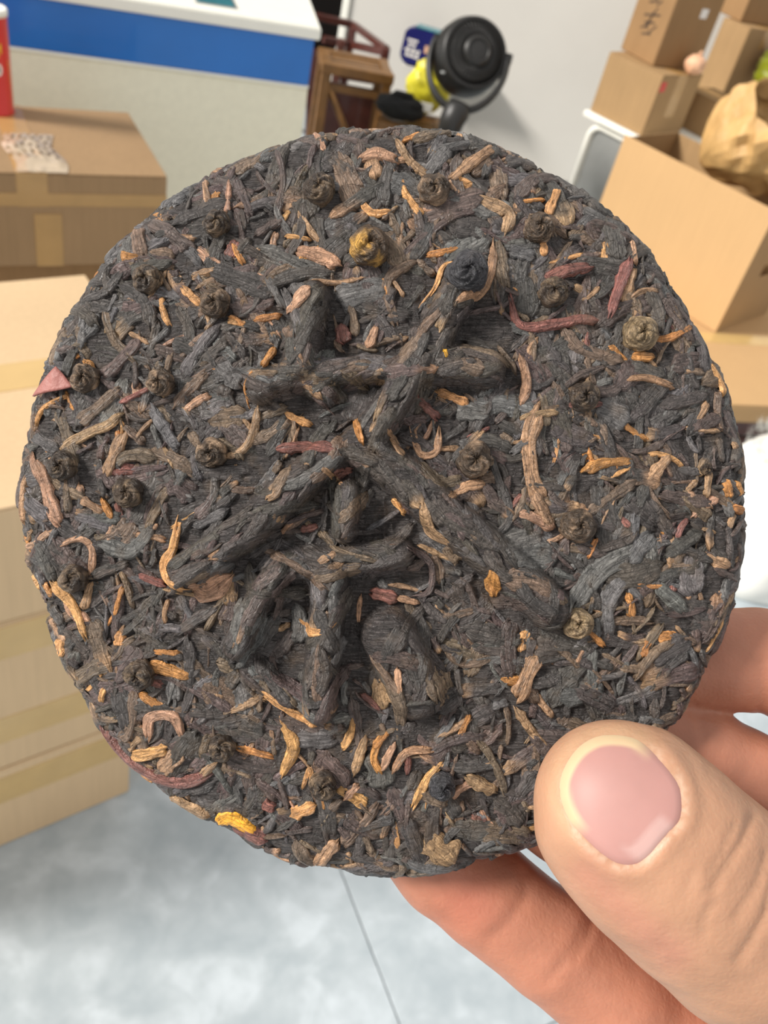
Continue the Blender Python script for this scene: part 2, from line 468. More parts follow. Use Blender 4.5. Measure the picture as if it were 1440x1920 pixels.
b2 = carton('carton', 'square kraft carton with a red dot sticker on the table corner', R2[:2] + [0.5495] + R2[3:], M_kraft, M_tape, 'x')
box('red_sticker', 0.1226, 0.1236, -0.122, -0.090, 0.150, 0.182, M_red, b2, 0.0002)
box('tape_band', 0.1222, 0.1232, -0.03, 0.03, 0.06, 0.2, M_tape, b2, 0.0002)
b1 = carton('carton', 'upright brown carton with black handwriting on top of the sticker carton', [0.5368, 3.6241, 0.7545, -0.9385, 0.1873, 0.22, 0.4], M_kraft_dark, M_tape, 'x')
# handwriting on its left face
def strokes(name, segs, mat, parent, plane, off, w):
    bm = bmesh.new()
    for (x0, z0, x1, z1) in segs:
        d = Vector((x1 - x0, 0, z1 - z0)); n = Vector((-d.z, 0, d.x)).normalized() * w
        c = [Vector((x0, off, z0)) - n, Vector((x1, off, z1)) - n, Vector((x1, off, z1)) + n, Vector((x0, off, z0)) + n]
        if plane == 'x': c = [Vector((off, v.x, v.z)) for v in c]
        lo = [bm.verts.new(v) for v in c]
        e = Vector((0, -.0006, 0)) if plane == 'y' else Vector((.0006, 0, 0))
        hi = [bm.verts.new(v + e) for v in c]
        bm.faces.new(hi); bm.faces.new(lo[::-1])
        for i in range(4): bm.faces.new((lo[i], lo[(i + 1) % 4], hi[(i + 1) % 4], hi[i]))
    bmesh.ops.recalc_face_normals(bm, faces=list(bm.faces))
    return bm_obj(name, bm, mat, parent)
strokes('handwriting', [(-.02, .205, .03, .212), (-.01, .19, .02, .225), (.0, .18, .004, .222), (-.03, .17, .01, .185), (.01, .17, .03, .19),
                        (-.035, .13, .045, .148), (-.01, .10, .02, .165), (-.02, .11, .03, .12), (.0, .09, .008, .15), (-.03, .09, .0, .105), (.015, .085, .045, .115), (-.015, .075, .03, .085)],
        M_ink, b1, 'y', -0.1101, 0.0032)
box('paper_label', 0.0937, 0.0947, 0.020, 0.052, 0.165, 0.195, M_sticker, b1, 0.0002)
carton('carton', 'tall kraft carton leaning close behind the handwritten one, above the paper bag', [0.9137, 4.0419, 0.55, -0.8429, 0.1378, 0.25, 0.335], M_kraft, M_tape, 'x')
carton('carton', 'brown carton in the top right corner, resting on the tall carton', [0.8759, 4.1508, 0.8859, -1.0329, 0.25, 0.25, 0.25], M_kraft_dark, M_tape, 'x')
q = at(1310, 240, 3.3)
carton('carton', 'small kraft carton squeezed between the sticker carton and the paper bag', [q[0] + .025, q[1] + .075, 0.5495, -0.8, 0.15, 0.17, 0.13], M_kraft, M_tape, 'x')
q = at(1420, 190, 3.25)
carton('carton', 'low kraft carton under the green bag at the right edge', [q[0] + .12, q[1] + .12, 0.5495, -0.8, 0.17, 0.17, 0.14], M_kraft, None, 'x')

carton('carton', 'added dark brown carton filling the shaded gap behind the handwritten one', [0.68, 4.12, 0.5495, -0.9, 0.13, 0.13, 0.33], M_kraft_dark, None, 'x')  # added filler: its dark board stands in for the gap's shade
# open carton and the carton under it
R0 = [0.7396, 2.913, 0.25, -0.7, 0.562, 0.3129, 0.3944]
oc = empty('open_carton', (R0[0], R0[1], 0.2515), R0[3])
tag(oc, 'large open kraft carton with its bare front panel facing the room', 'box')
sx, sy, sz = R0[4:]
th = 0.004
box('carton_base', -sx / 2, sx / 2, -sy / 2, sy / 2, 0, th, M_kraft_light, oc, 0.001)
box('side_wall', -sx / 2, sx / 2, -sy / 2, -sy / 2 + th, th, sz, M_kraft_light, oc, 0.001)  # front wall's sunlit tone put into lighter board than the other walls
box('side_wall', -sx / 2, sx / 2, sy / 2 - th, sy / 2, th, sz * .97, M_kraft, oc, 0.001)
box('side_wall', -sx / 2, -sx / 2 + th, -sy / 2 + th, sy / 2 - th, th, sz * .98, M_kraft, oc, 0.001)
bm = bmesh.new()
hx = sx / 2
yA, yB = -sy / 2 + th, sy / 2 - th
for (y0, y1, z0, z1) in ((yA, yB, th, .17), (yA, -.045, .17, .21), (.045, yB, .17, .21), (yA, yB, .21, sz)):
    bm_box(bm, hx - th, hx, y0, y1, z0, z1)
bm_obj('side_wall', bm, M_kraft, oc)
for nm, x0, x1, ang, yy in (('top_flap', -sx / 2, sx / 2, -35, sy / 2),):
    fl = box(nm, x0, x1, 0, 0.14, -th, 0, M_kraft, oc, 0.001)
    fl.location = (0, yy, sz * .97); fl.rotation_euler = (math.radians(ang), 0, 0)
carton('carton', 'flat wide kraft carton lying under the open carton', [0.95, 2.62, 0.19, 0.40, 0.62, 0.72, 0.06], M_kraft_light, M_tape_pale, 'x')
pal = empty('added_crate', (0.99, 2.70, 0), 0.40)  # added crate: dark wood stands in for the black gap below
tag(pal, 'added low crate, dark for the shaded gap under the flat carton', 'crate')
for zz in (0.0, 0.066, 0.132):
    for yy in (-0.31, 0.302): box('crate_slat', -0.26, 0.26, yy, yy + .012, zz, zz + .055, M_redwood, pal, .002)
    for xx in (-0.272, 0.26): box('crate_slat', xx, xx + .012, -.31, .314, zz, zz + .055, M_redwood, pal, .002)
for xx in (-.245, .215):
    for yy in (-.295, .27): box('corner_post', xx, xx + .03, yy, yy + .03, 0, .188, M_redwood, pal, .002)

# round peach lump on the sticker carton
def blob(name, rx, ry, rz_, mat, parent, seed, amp=0.12, freq=2.2, nu=36, nv=22, crease=0.0):
    V = []; Fc = []
    for j in range(nv + 1):
        ph = math.pi * j / nv
        for i in range(nu):
            a = 2 * math.pi * i / nu
            d = np.array([math.sin(ph) * math.cos(a), math.sin(ph) * math.sin(a), math.cos(ph)])
            n = float(vnoise(d[0] * freq + 5, d[1] * freq + d[2] * freq * 1.7 + 9, seed)) + 0.5 * float(vnoise(d[0] * freq * 2.3 + d[2] * 3, d[1] * freq * 2.3, seed + 3))
            n2 = abs(float(vnoise(d[0] * freq * 1.6 + d[2] * 4, d[1] * freq * 1.6 - d[2] * 2, seed + 7)))
            s = 1 + amp * n - crease * (1 - n2) ** 4
            V.append((d[0] * rx * s, d[1] * ry * s, d[2] * rz_ * s + rz_))
    for j in range(nv):
        for i in range(nu):
            Fc.append((j * nu + i, (j + 1) * nu + i, (j + 1) * nu + (i + 1) % nu, j * nu + (i + 1) % nu))
    return mesh_obj(name, np.array(V), Fc, mat, parent)
q = onz(1296, 140, 0.7545)
lump = empty('wrapped_ball', (q[0], q[1], 0.755), 0)
tag(lump, 'small peach-coloured ball sitting on the sticker carton', 'ball')
blob('ball_wrap', 0.037, 0.037, 0.033, M_peach, lump, 3, 0.05, 3, 28, 18, 0.06)
tube('wrap_twist', [(0, 0, 0.064), (0.003, 0, 0.070), (0.008, .002, 0.076)], [0.008, .004, .007], M_peach, lump, 8)

# green bag at right edge
q = at(1462, 130, 3.2)
gb = empty('green_bag', (q[0], q[1], q[2] - 0.11), 0.4)
tag(gb, 'bright green plastic bag at the right edge between cartons', 'bag')
blob('bag_body', 0.085, 0.08, 0.095, M_greenbag, gb, 5, 0.10, 2.6, 36, 22, 0.18)
tube('bag_knot', [(0, 0, .185), (.004, 0, .20), (.012, .004, .225)], [.02, .009, .024], M_greenbag, gb, 10)

# brown wrapped bundle in the shade between the cartons
q = at(1428, 105, 3.40)
wb = empty('brown_bundle', (q[0] + .06, q[1], .69), 0.2)
tag(wb, 'dark brown wrapped bundle in the shade beside the green bag', 'bundle')
blob('bundle_body', 0.06, 0.06, 0.09, M_brownfill, wb, 8, 0.08, 3, 28, 18, 0.2)
tube('bundle_string', [(0.062 * math.cos(t), 0.062 * math.sin(t), 0.1) for t in np.linspace(0, 6.2, 24)], 0.0025, M_kraftbag, wb, 6)

# kraft paper bag lying in the open carton, mouth to the right
def paper_bag():
    c0 = at(1318, 300, 2.68); c1 = at(1432, 262, 2.56)
    ax = c1 - c0; L = np.linalg.norm(ax); ax /= L
    upv = np.array([0, 0, 1.0]); sd = np.cross(ax, upv); sd /= np.linalg.norm(sd); upv = np.cross(sd, ax)
    n, m = 36, 15
    V = []
    for i in range(m):
        t = i / (m - 1)
        R = 0.137 * (0.22 + 0.78 * math.sin(min(1, t * 1.35) * math.pi / 2) ** 0.7) * (1 + .06 * t)
        cen = ax * (L * 1.18 * t) + upv * 0.012 * math.sin(t * 3)
        for k in range(n):
            a = 2 * math.pi * k / n
            fold = abs(((k / n * 9 + .35 * math.sin(6 * t + k)) % 1) - .5) * 2
            rr = R * (0.93 + 0.13 * fold * (0.3 + t)) * (1 + .13 * float(vnoise(3 * math.cos(a) + 5 * t, 3 * math.sin(a), 4)))
            sq = 1.0 + .10 * math.cos(4 * a)
            V.append(cen + sd * math.cos(a) * rr * sq * .82 + upv * math.sin(a) * rr * sq * 1.0 + (ax * (.05 * math.cos(3 * a + .6) + .02 * fold) if i == m - 1 else 0))
    V = np.array(V)
    Fc = [(i * n + k, i * n + (k + 1) % n, (i + 1) * n + (k + 1) % n, (i + 1) * n + k) for i in range(m - 1) for k in range(n)]
    Fc.append(tuple(range(n))[::-1])
    root = empty('paper_bag', c0)
    tag(root, 'crumpled kraft paper bag with a dark open mouth in the open carton', 'bag')
    o = mesh_obj('bag_paper', V, Fc, M_kraftbag, root, smooth=False)
    so = o.modifiers.new('thickness', 'SOLIDIFY'); so.thickness = 0.0015; so.offset = -1
    fl = blob('bag_filling', .075, .075, .06, M_brownfill, root, 12, .12, 3, 28, 16, .2)
    fl.location = Vector(ax * L * .42 - upv * .06)
paper_bag()

# white woven sack at the right edge
q = onz(1400, 1060, 0.0)
sk = empty('white_sack', (q[0], q[1], 0.0), 0.3)
tag(sk, 'white woven sack with a frayed top standing on the floor at right', 'sack')
nu, nv = 64, 30
V = []
for j in range(nv + 1):
    t = j / nv
    R = 0.19 * (1 - abs(2 * min(t, 1) - 0.9) ** 4 * 0.25)
    for i in range(nu):
        a = 2 * math.pi * i / nu
        rr = R * (1 + .05 * float(vnoise(3 * math.cos(a) + 2, 3 * math.sin(a) + 6 * t, 6)) + .02 * math.sin(9 * a + 4 * t))
        zz = 0.36 * t + (0.012 * float(vnoise(i * 1.3, 2, 3)) if j == nv else 0)
        V.append((rr * math.cos(a), rr * math.sin(a) * .9, zz))
V.append((0, 0, .34)); V.append((0, 0, 0))
Fc = [(j * nu + i, j * nu + (i + 1) % nu, (j + 1) * nu + (i + 1) % nu, (j + 1) * nu + i) for j in range(nv) for i in range(nu)]
Fc += [(nv * nu + i, nv * nu + (i + 1) % nu, len(V) - 2) for i in range(nu)] + [((i + 1) % nu, i, len(V) - 1) for i in range(nu)]
mesh_obj('sack_cloth', np.array(V), Fc, M_sack, sk)
fr = []; ff = []
rf = random.Random(4)
for k in range(900):
    a = rf.uniform(0, 6.283); R = 0.185 * rf.uniform(.72, .95)
    p = np.array([R * math.cos(a), R * math.sin(a) * .9, .35]); d = np.array([math.cos(a) * rf.uniform(-.2, .5), math.sin(a) * rf.uniform(-.2, .5), 1]) * rf.uniform(.012, .03)
    s = np.array([-math.sin(a), math.cos(a), 0]) * .0012
    b0 = len(fr); fr += [p - s, p + s, p + d + s * .3, p + d - s * .3]; ff.append((b0, b0 + 1, b0 + 2, b0 + 3))
o = mesh_obj('frayed_threads', np.array(fr), ff, M_sack, sk); o['kind'] = 'stuff'

# ------------------------------------------------------------------ fan, seen from behind
def fan():
    c = at(884, 104, 2.9)
    k = 2.9 / F
    root = empty('air_fan', (c[0], c[1], 0.0))
    tag(root, 'black round air circulator fan on a stand by the white wall', 'fan')
    loc = Vector((0, 0, c[2]))
    Rm = Matrix(((CR[0], -CD[0], -CF[0]), (CR[1], -CD[1], -CF[1]), (CR[2], -CD[2], -CF[2])))
    head_rot = (Rm @ Matrix.Rotation(math.radians(-16), 3, 'Z') @ Matrix.Rotation(math.radians(17), 3, 'Y') @ Matrix.Rotation(math.radians(10), 3, 'X')).to_4x4()
    def place(o): o.matrix_local = Matrix.Translation(loc) @ head_rot
    R = 0.116
    place(lathe('grille_mesh', [(0, .036), (R * .5, .036), (R * .82, .030), (R * .82, .026), (0, .026)], M_black, root, 40))
    place(lathe('fan_shell', [(R * .97, -.075), (R * 1.03, -.07), (R * 1.05, -.045), (R * 1.03, .0), (R * .95, .035), (R * .90, .045), (R * .80, .040), (R * .80, .0), (R * .85, -.07)], M_black, root, 56))
    hub = lathe('motor_hub', [(0, .072), (R * .34, .071), (R * .40, .066), (R * .42, .05), (R * .42, .0), (0, 0)], M_black, root, 40); place(hub)
    lathe('hub_ring', [(R * .28, .072), (R * .30, .0755), (R * .33, .0755), (R * .35, .072)], M_black, hub, 40)
    # grille ribs, each a curved bar from hub to shell
    Vr, Fr = tube_data([(R * .38, 0, .062), (R * .55, .012, .060), (R * .72, .018, .052), (R * .86, .02, .040)], .0017, 6)
    me = mesh_obj('grille_rib', np.array(Vr), Fr, M_black, root)
    N = 44
    for i in range(N):
        o = me if i == 0 else me.copy()
        if i: COL.objects.link(o); o.parent = root
        o.matrix_local = Matrix.Translation(loc) @ head_rot @ Matrix.Rotation(2 * math.pi * i / N, 4, 'Z')
    for rr, zz in ((.55, .060), (.70, .053)):
        place(tube('grille_ring', [(R * rr * math.cos(t), R * rr * math.sin(t), zz) for t in np.linspace(0, 2 * math.pi, 49)], .0016, M_black, root, 6))
    # blades inside
    for i in range(5):
        a = 2 * math.pi * i / 5
        P = []
        for u in np.linspace(.35, .76, 6):
            for w in (-.32, 0, .32):
                P.append((R * u * math.cos(a + w), R * u * math.sin(a + w), -.02 + .05 * w))
        Fc = [(3 * r + s, 3 * r + s + 1, 3 * r + s + 4, 3 * r + s + 3) for r in range(5) for s in range(2)]
        place(mesh_obj('fan_blade', np.array(P), Fc, M_black, root))
    # U-shaped yoke: from the left pivot round underneath to the right pivot
    yoke_rot = (Rm @ Matrix.Rotation(math.radians(-14), 3, 'Z')).to_4x4()
    P = [(0.128 * math.cos(t) - 0.006, 0.165 * math.sin(t) - 0.02, -.005) for t in np.linspace(math.radians(160), math.radians(378), 34)]
    y = tube('yoke', P, 0.0115, M_black, root, 10, 1.6); y.matrix_local = Matrix.Translation(loc) @ yoke_rot
    for s in (-1, 1):
        kn = tube('pivot_knob', [(s * .112, .02, -.005), (s * .134, .02, -.005)], .017, M_black, root, 16); kn.matrix_local = Matrix.Translation(loc) @ yoke_rot
    # neck, pole and base on the floor
    foot = at(848, 225, 2.9) - np.array([c[0], c[1], 0])
    n0 = at(862, 200, 2.9) - np.array([c[0], c[1], 0])
    tube('neck', [n0 + np.array([0, 0, .012]), n0 * .6 + foot * .4, foot, foot + np.array([-.005, 0, -.08])], [.036, .045, .042, .034], M_black, root, 18)
    tube('pole', [foot + np.array([-.005, 0, -.07]), (foot[0] - .005, foot[1], 0.03)], .016, M_black, root, 14)
    b = lathe('stand_base', [(0, 0), (.11, 0), (.112, .006), (.108, .016), (.06, .030), (.02, .04), (0, .04)], M_black, root, 48)
    b.location = (foot[0] - .005, foot[1], 0)
    kn = blob('control_button', .008, .008, .004, M_steel, root, 2, .02, 2, 16, 8); kn.location = Vector(at(830, 138, 2.80) - np.array([c[0], c[1], 0]))
fan()

# ------------------------------------------------------------------ furniture and bags between counter and fan
def bar(name, a, b, w, h, mat, parent, org):
    a = np.asarray(a) - org; b = np.asarray(b) - org
    d = Vector(b - a); L = d.length
    bm = bmesh.new(); bm_box(bm, -w / 2, w / 2, -h / 2, h / 2, -.001, L + .001, min(w, h) * .15)
    o = bm_obj(name, bm, mat, parent)
    o.matrix_local = Matrix.Translation(Vector(a)) @ d.to_track_quat('Z', 'Y').to_matrix().to_4x4()
    return o

def redwood_chair():
    o3 = at(665, 90, 3.75)
    org = np.array([o3[0], o3[1], 0.0])
    root = empty('wooden_armchair', org)
    tag(root, 'dark red-brown wooden armchair with open rails by the doorway', 'chair')
    a = at(583, 28, 3.75); b = at(662, 46, 3.80); c = at(724, 92, 3.62)
    bar('top_rail', a, b, .028, .028, M_redwood, root, org)
    bar('arm_rail', b, c, .028, .026, M_redwood, root, org)
    a2 = at(606, 74, 3.75); b2 = at(660, 84, 3.80); c2 = at(722, 98, 3.62)
    bar('lower_rail', a2, b2, .03, .03, M_redwood, root, org)
    bar('side_rail', b2, c2, .03, .03, M_redwood, root, org)
    bar('spindle', b, b2, .022, .022, M_redwood, root, org)
    for p in (a, b, c):
        bar('leg', p + np.array([0, 0, .006]), (p[0], p[1], 0), .034, .034, M_redwood, root, org)
    d = a + (c - b)
    bar('leg', d, (d[0], d[1], 0), .034, .034, M_redwood, root, org)
    z = .36
    A, B, Cc, Dd = [np.array([p[0], p[1], z]) for p in (a, b, c, d)]
    V = [p - org for p in (A, B, Cc, Dd)]; V += [v - np.array([0, 0, .03]) for v in V]
    mesh_obj('seat', np.array(V), [(0, 1, 2, 3), (7, 6, 5, 4), (0, 4, 5, 1), (1, 5, 6, 2), (2, 6, 7, 3), (3, 7, 4, 0)], M_redwood, root, False)
    bar('back_panel', at(600, 95, 3.74), at(598, 230, 3.8) * np.array([1, 1, 0]) + np.array([0, 0, .05]), .10, .012, M_redwood, root, org)
redwood_chair()

def tan_stool(name, label, px, depth, yaw, w, dpt, h, brace=False):
    p = at(*px, depth)
    root = empty(name, (p[0], p[1], 0), yaw)
    tag(root, label, 'stool')
    t = .036
    for sx_ in (0, 1):
        for sy_ in (0, 1):
            x = sx_ * (w - t); y = sy_ * (dpt - t)
            box('leg', x, x + t, y, y + t, 0, h - .03, M_tanwood, root, .003)
    box('front_rail', -.004, w + .004, -.004, t, h - .035, h, M_tanwood, root, .004)
    box('back_rail', -.004, w + .004, dpt - t, dpt + .004, h - .035, h, M_tanwood, root, .004)
    for x in (0, w - t):
        box('side_rail', x, x + t, t, dpt - t, h - .035, h, M_tanwood, root, .003)
    box('stretcher', t, w - t, .008, .028, h - .095, h - .068, M_tanwood, root, .003)
    for k in range(3):
        y = t + .006 + k * (dpt - 2 * t) / 3
        box('seat_slat', t, w - t, y, y + (dpt - 2 * t) / 3 - .008, h - .022, h - .006, M_tanwood, root, .002)
    if brace:
        V, Fc = tube_data([(.02, .02, h - .06), (w - .03, .02, .12)], .013, 8)
        mesh_obj('diagonal_brace', np.array(V), Fc, M_tanwood, root)
        box('dark_panel', .04, w - .03, .15, .156, .10, h - .10, M_redwood, root, .001)  # panel coloured dark in place of the stool's dim interior
    return root, p
st1, p1 = tan_stool('wooden_stool', 'taller tan wooden stool with a diagonal brace beside the counter', (607, 112, )[:2], 3.12, 0.30, .26, .20, 0.52, True)
st2, p2 = tan_stool('wooden_stool', 'low tan wooden stool under the black and yellow bags', (716, 200), 3.02, 0.12, .235, .20, 0.43)
q = at(655, 137, 3.16)
pc = empty('folded_cloth', (q[0] - .07, q[1] + .02, q[2] - .02), .3)
tag(pc, 'folded pale blue cloth tucked into the taller stool', 'cloth')
box('cloth_fold', 0, .15, 0, .10, 0, .016, M_paleblue, pc, .006)
box('cloth_fold', .004, .146, .003, .098, .017, .030, M_paleblue, pc, .006)
# bags on the low stool
bb = empty('black_bag', (p2[0] + .055, p2[1] + .065, .431), .1)
tag(bb, 'slumped black cloth bag on the low stool', 'bag')
blob('bag_body', .088, .055, .042, M_black_soft, bb, 21, .12, 2.4, 36, 20, .1)
tube('bag_strap', [(-.05, 0, .06), (-.02, -.01, .09), (.03, -.01, .09), (.06, 0, .05)], .009, M_black_soft, bb, 8)
yb = empty('yellow_bag', (p2[0] + .125, p2[1] + .205, .431), .1)
tag(yb, 'yellow plastic bag between the black bag and the fan', 'bag')
blob('bag_body', .078, .05, .09, M_yelbag, yb, 31, .14, 2.6, 36, 22, .16)
tube('bag_handle', [(-.03, 0, .15), (-.02, 0, .185), (.02, 0, .19), (.03, 0, .15)], .006, M_yelbag, yb, 8)
box('bag_print', -.03, .03, -.074, -.070, .03, .06, M_white, yb, .001)
_d = ray(786, 92); _t = (-(WD - .165) - CO @ WN) / (_d @ WN); q = CO + _d * _t
nb = empty('navy_box', q, YAW); nb.scale = (1.2, 1.2, 1.2)
tag(nb, 'navy blue packet with white print behind the fan', 'packet')
hexa = [(-.065, .05), (-.035, .065), (.06, .065), (.075, .03), (.06, -.055), (-.045, -.065), (-.07, -.04)]
bm = bmesh.new()
lo = [bm.verts.new((x, 0, z)) for x, z in hexa]; hi = [bm.verts.new((x, .06, z)) for x, z in hexa]
bm.faces.new(lo); bm.faces.new(hi[::-1])
for i in range(7): bm.faces.new((lo[(i + 1) % 7], lo[i], hi[i], hi[(i + 1) % 7]))
bmesh.ops.recalc_face_normals(bm, faces=list(bm.faces))
bmesh.ops.bevel(bm, geom=list(bm.edges), offset=.005, segments=2, affect='EDGES')
bm_obj('packet_body', bm, M_navy, nb)
strokes('white_print', [(-.05, .022, -.01, .022), (-.045, .008, -.015, .008), (-.055, -.012, .005, -.014), (-.045, -.03, -.04, .0), (-.025, -.032, -.02, .0), (-.005, -.032, .002, -.005), (-.05, -.03, .005, -.032)], M_sticker, nb, 'y', -.0004, .004)
strokes('round_mark', [(.02, .005, .045, .005)], M_peach, nb, 'y', -.0006, .013)
box('packet_lid', -.03, .06, .004, .058, .066, .072, M_teal, nb, .001)
# shelf the packet stands on, fixed to the wall
sh = empty('wall_shelf', (q[0], q[1], q[2] - .0785), YAW)
tag(sh, 'narrow white ledge carrying the navy packet behind the fan', 'shelf')
box('shelf_board', -.06, .35, .003, .16, -.014, -.001, M_wall, sh, .002)
box('shelf_bracket', .05, .065, .01, .15, -.06, -.0145, M_wall, sh, .002)
# slim grey pole behind the counter
q = at(577, 0, 3.05)
po = empty('floor_pole', (q[0], q[1], 0))
tag(po, 'slim grey pole rising behind the counter corner', 'pole')
tube('pole_tube', [(0, 0, 0.012), (0, 0, 1.7)], .006, M_steel, po, 12)
lathe('pole_base', [(0, 0), (.09, 0), (.09, .008), (.02, .014), (0, .014)], M_steel, po, 32)

# ------------------------------------------------------------------ tea cake
CAKE_D = 0.1194                                   # distance of the pressed face from the lens, metres
KMM = CAKE_D * 1000 / F                           # millimetres per pixel on that face
cake_c = at(720, 940, CAKE_D)
cake = bpy.data.objects.new('tea_cake', None); COL.objects.link(cake)
cake.empty_display_size = 0.02
cake.matrix_world = Matrix(((CR[0], -CD[0], -CF[0], cake_c[0]), (CR[1], -CD[1], -CF[1], cake_c[1]), (CR[2], -CD[2], -CF[2], cake_c[2]), (0, 0, 0, 1)))
tag(cake, 'round pressed dark tea cake with a raised character, held up in the hand', 'tea cake')

OUT = [(720,235),(800,238),(870,247),(960,280),(1040,325),(1105,365),(1150,395),(1200,445),(1260,530),(1300,590),(1335,660),(1365,720),(1380,770),(1395,850),(1404,930),(1402,1000),(1398,1050),(1385,1110),(1365,1180),(1340,1230),(1300,1310),(1250,1390),(1190,1470),(1120,1535),(1010,1590),(930,1612),(860,1632),(790,1643),(720,1648),(650,1640),(560,1622),(480,1590),(410,1550),(330,1505),(240,1430),(185,1370),(150,1300),(105,1220),(75,1120),(45,1050),(33,960),(35,880),(50,800),(75,710),(100,640),(150,550),(210,465),(260,415),(340,355),(420,305),(510,268),(600,245),(660,237)]
_o = np.array([((x - 720) * KMM, (940 - y) * KMM) for x, y in OUT])
_th = np.arctan2(_o[:, 1], _o[:, 0]); _rr = np.hypot(_o[:, 0], _o[:, 1])
_s = np.argsort(_th); _th = _th[_s]; _rr = _rr[_s]
_th = np.concatenate([_th - 2 * np.pi, _th, _th + 2 * np.pi]); _rr = np.concatenate([_rr] * 3)
EDGE, SIDE, DOME, DP = 4.2, 7.0, 3.2, 2.2
def cake_R(th):
    return np.interp(th, _th, _rr) * 1.043 - 0.05
def cake_map(u, v, h):
    """(u, v) millimetres measured along the skin from the centre, h millimetres off it -> local metres."""
    u = np.asarray(u, float); v = np.asarray(v, float)
    s = np.hypot(u, v); th = np.arctan2(v, u)
    R = cake_R(th)
    s1 = R - EDGE; q = EDGE * np.pi / 2
    ph = np.clip((s - s1) / EDGE, 0, np.pi / 2)
    down = np.clip(s - s1 - q, 0, SIDE)
    back = np.clip(s - s1 - q - SIDE, 0, None)
    rho = np.where(s < s1, s, s1 + EDGE * np.sin(ph)) - down * 0.10 - np.minimum(back, R * .9)
    z = -EDGE * (1 - np.cos(ph)) - down - 0.15 * np.minimum(back, 3)
    nr = np.sin(ph); nz = np.cos(ph)
    rho = rho + h * nr
    z = z + h * nz - DOME * np.clip(s / R, 0, 1) ** DP
    return np.stack([rho * np.cos(th), rho * np.sin(th), z], -1) * 0.001
def uv(px, py):
    p = np.asarray([px, py], float)
    x = (p[0] - 720) * KMM; y = (940 - p[1]) * KMM
    R = cake_R(np.arctan2(y, x)); t = np.hypot(x, y) / R
    f = 1 + DOME * t ** DP / 119.4
    return np.array([x * f, y * f])
def uvs(P):
    return np.array([uv(*p) for p in P])

# raised character: polylines in photo pixels, half width and height in millimetres
STROKES = [
    ([(586, 562), (577, 620), (562, 690)], 2.6, 3.3),
    ([(490, 730), (497, 729)], 2.3, 2.9),
    ([(505, 722), (560, 708), (598, 703), (690, 694), (780, 688)], 1.9, 2.3),
    ([(800, 688), (860, 688), (912, 693)], 2.75, 2.7),
    ([(868, 530), (838, 590), (800, 655), (750, 735), (700, 805)], 2.55, 3.2),
    ([(565, 700), (612, 742)], 1.7, 1.9),
    ([(622, 850), (548, 918), (474, 983), (410, 1034), (350, 1072)], 2.75, 3.1),
    ([(677, 836), (756, 895), (831, 965), (895, 1019), (969, 1084), (1030, 1140)], 3.1, 2.8),
    ([(652, 922), (648, 998)], 1.75, 2.9),
    ([(530, 1062), (640, 1050), (720, 1040), (748, 1036)], 2.2, 2.2),
    ([(620, 1080), (609, 1193), (599, 1320)], 2.5, 3.4),
    ([(522, 1070), (488, 1120), (462, 1170), (448, 1210)], 2.0, 3.0),
    ([(596, 1325), (530, 1300), (468, 1245)], 1.7, 1.5),
    ([(728, 1190), (757, 1245), (782, 1296)], 3.9, 3.1),
]
KNOTS = [(600,358,26,0),(813,357,27,1),(408,420,23,0),(277,525,24,0),(405,570,25,1),(1035,550,25,0),(1197,627,30,2),(162,710,24,1),(303,717,23,1),(398,850,25,1),(120,873,25,0),(243,922,26,0),(140,1085,24,0),(262,1263,25,0),(418,1400,22,0),(606,1470,24,0),(828,1472,23,3),(692,466,34,4),(1008,430,26,1),(890,862,30,1),(1082,985,28,1),(1080,1168,26,2),(1092,745,26,0),(872,524,34,3),(1322,880,10,0)]
_ST = [(uvs(p), w, h) for p, w, h in STROKES]
def relief(u, v):
    out = np.zeros(np.shape(u))
    for P, w, h in _ST:
        d2 = np.full(np.shape(u), 1e9)
        for a, b in zip(P[:-1], P[1:]):
            ab = b - a
            t = np.clip(((u - a[0]) * ab[0] + (v - a[1]) * ab[1]) / (ab @ ab), 0, 1)
            d2 = np.minimum(d2, (u - a[0] - t * ab[0]) ** 2 + (v - a[1] - t * ab[1]) ** 2)
        d = np.sqrt(d2) / w
        hh = h * np.clip(1 - d ** 3.2, 0, 1) ** 0.55 + 0.22 * np.exp(-((d - 1.0) / .45) ** 2) * 0.0
        out = np.maximum(out, hh * 1.3)
    return out + 0.30 * vnoise(u * .16, v * .16, 1) + 0.15 * vnoise(u * .4, v * .4, 2)

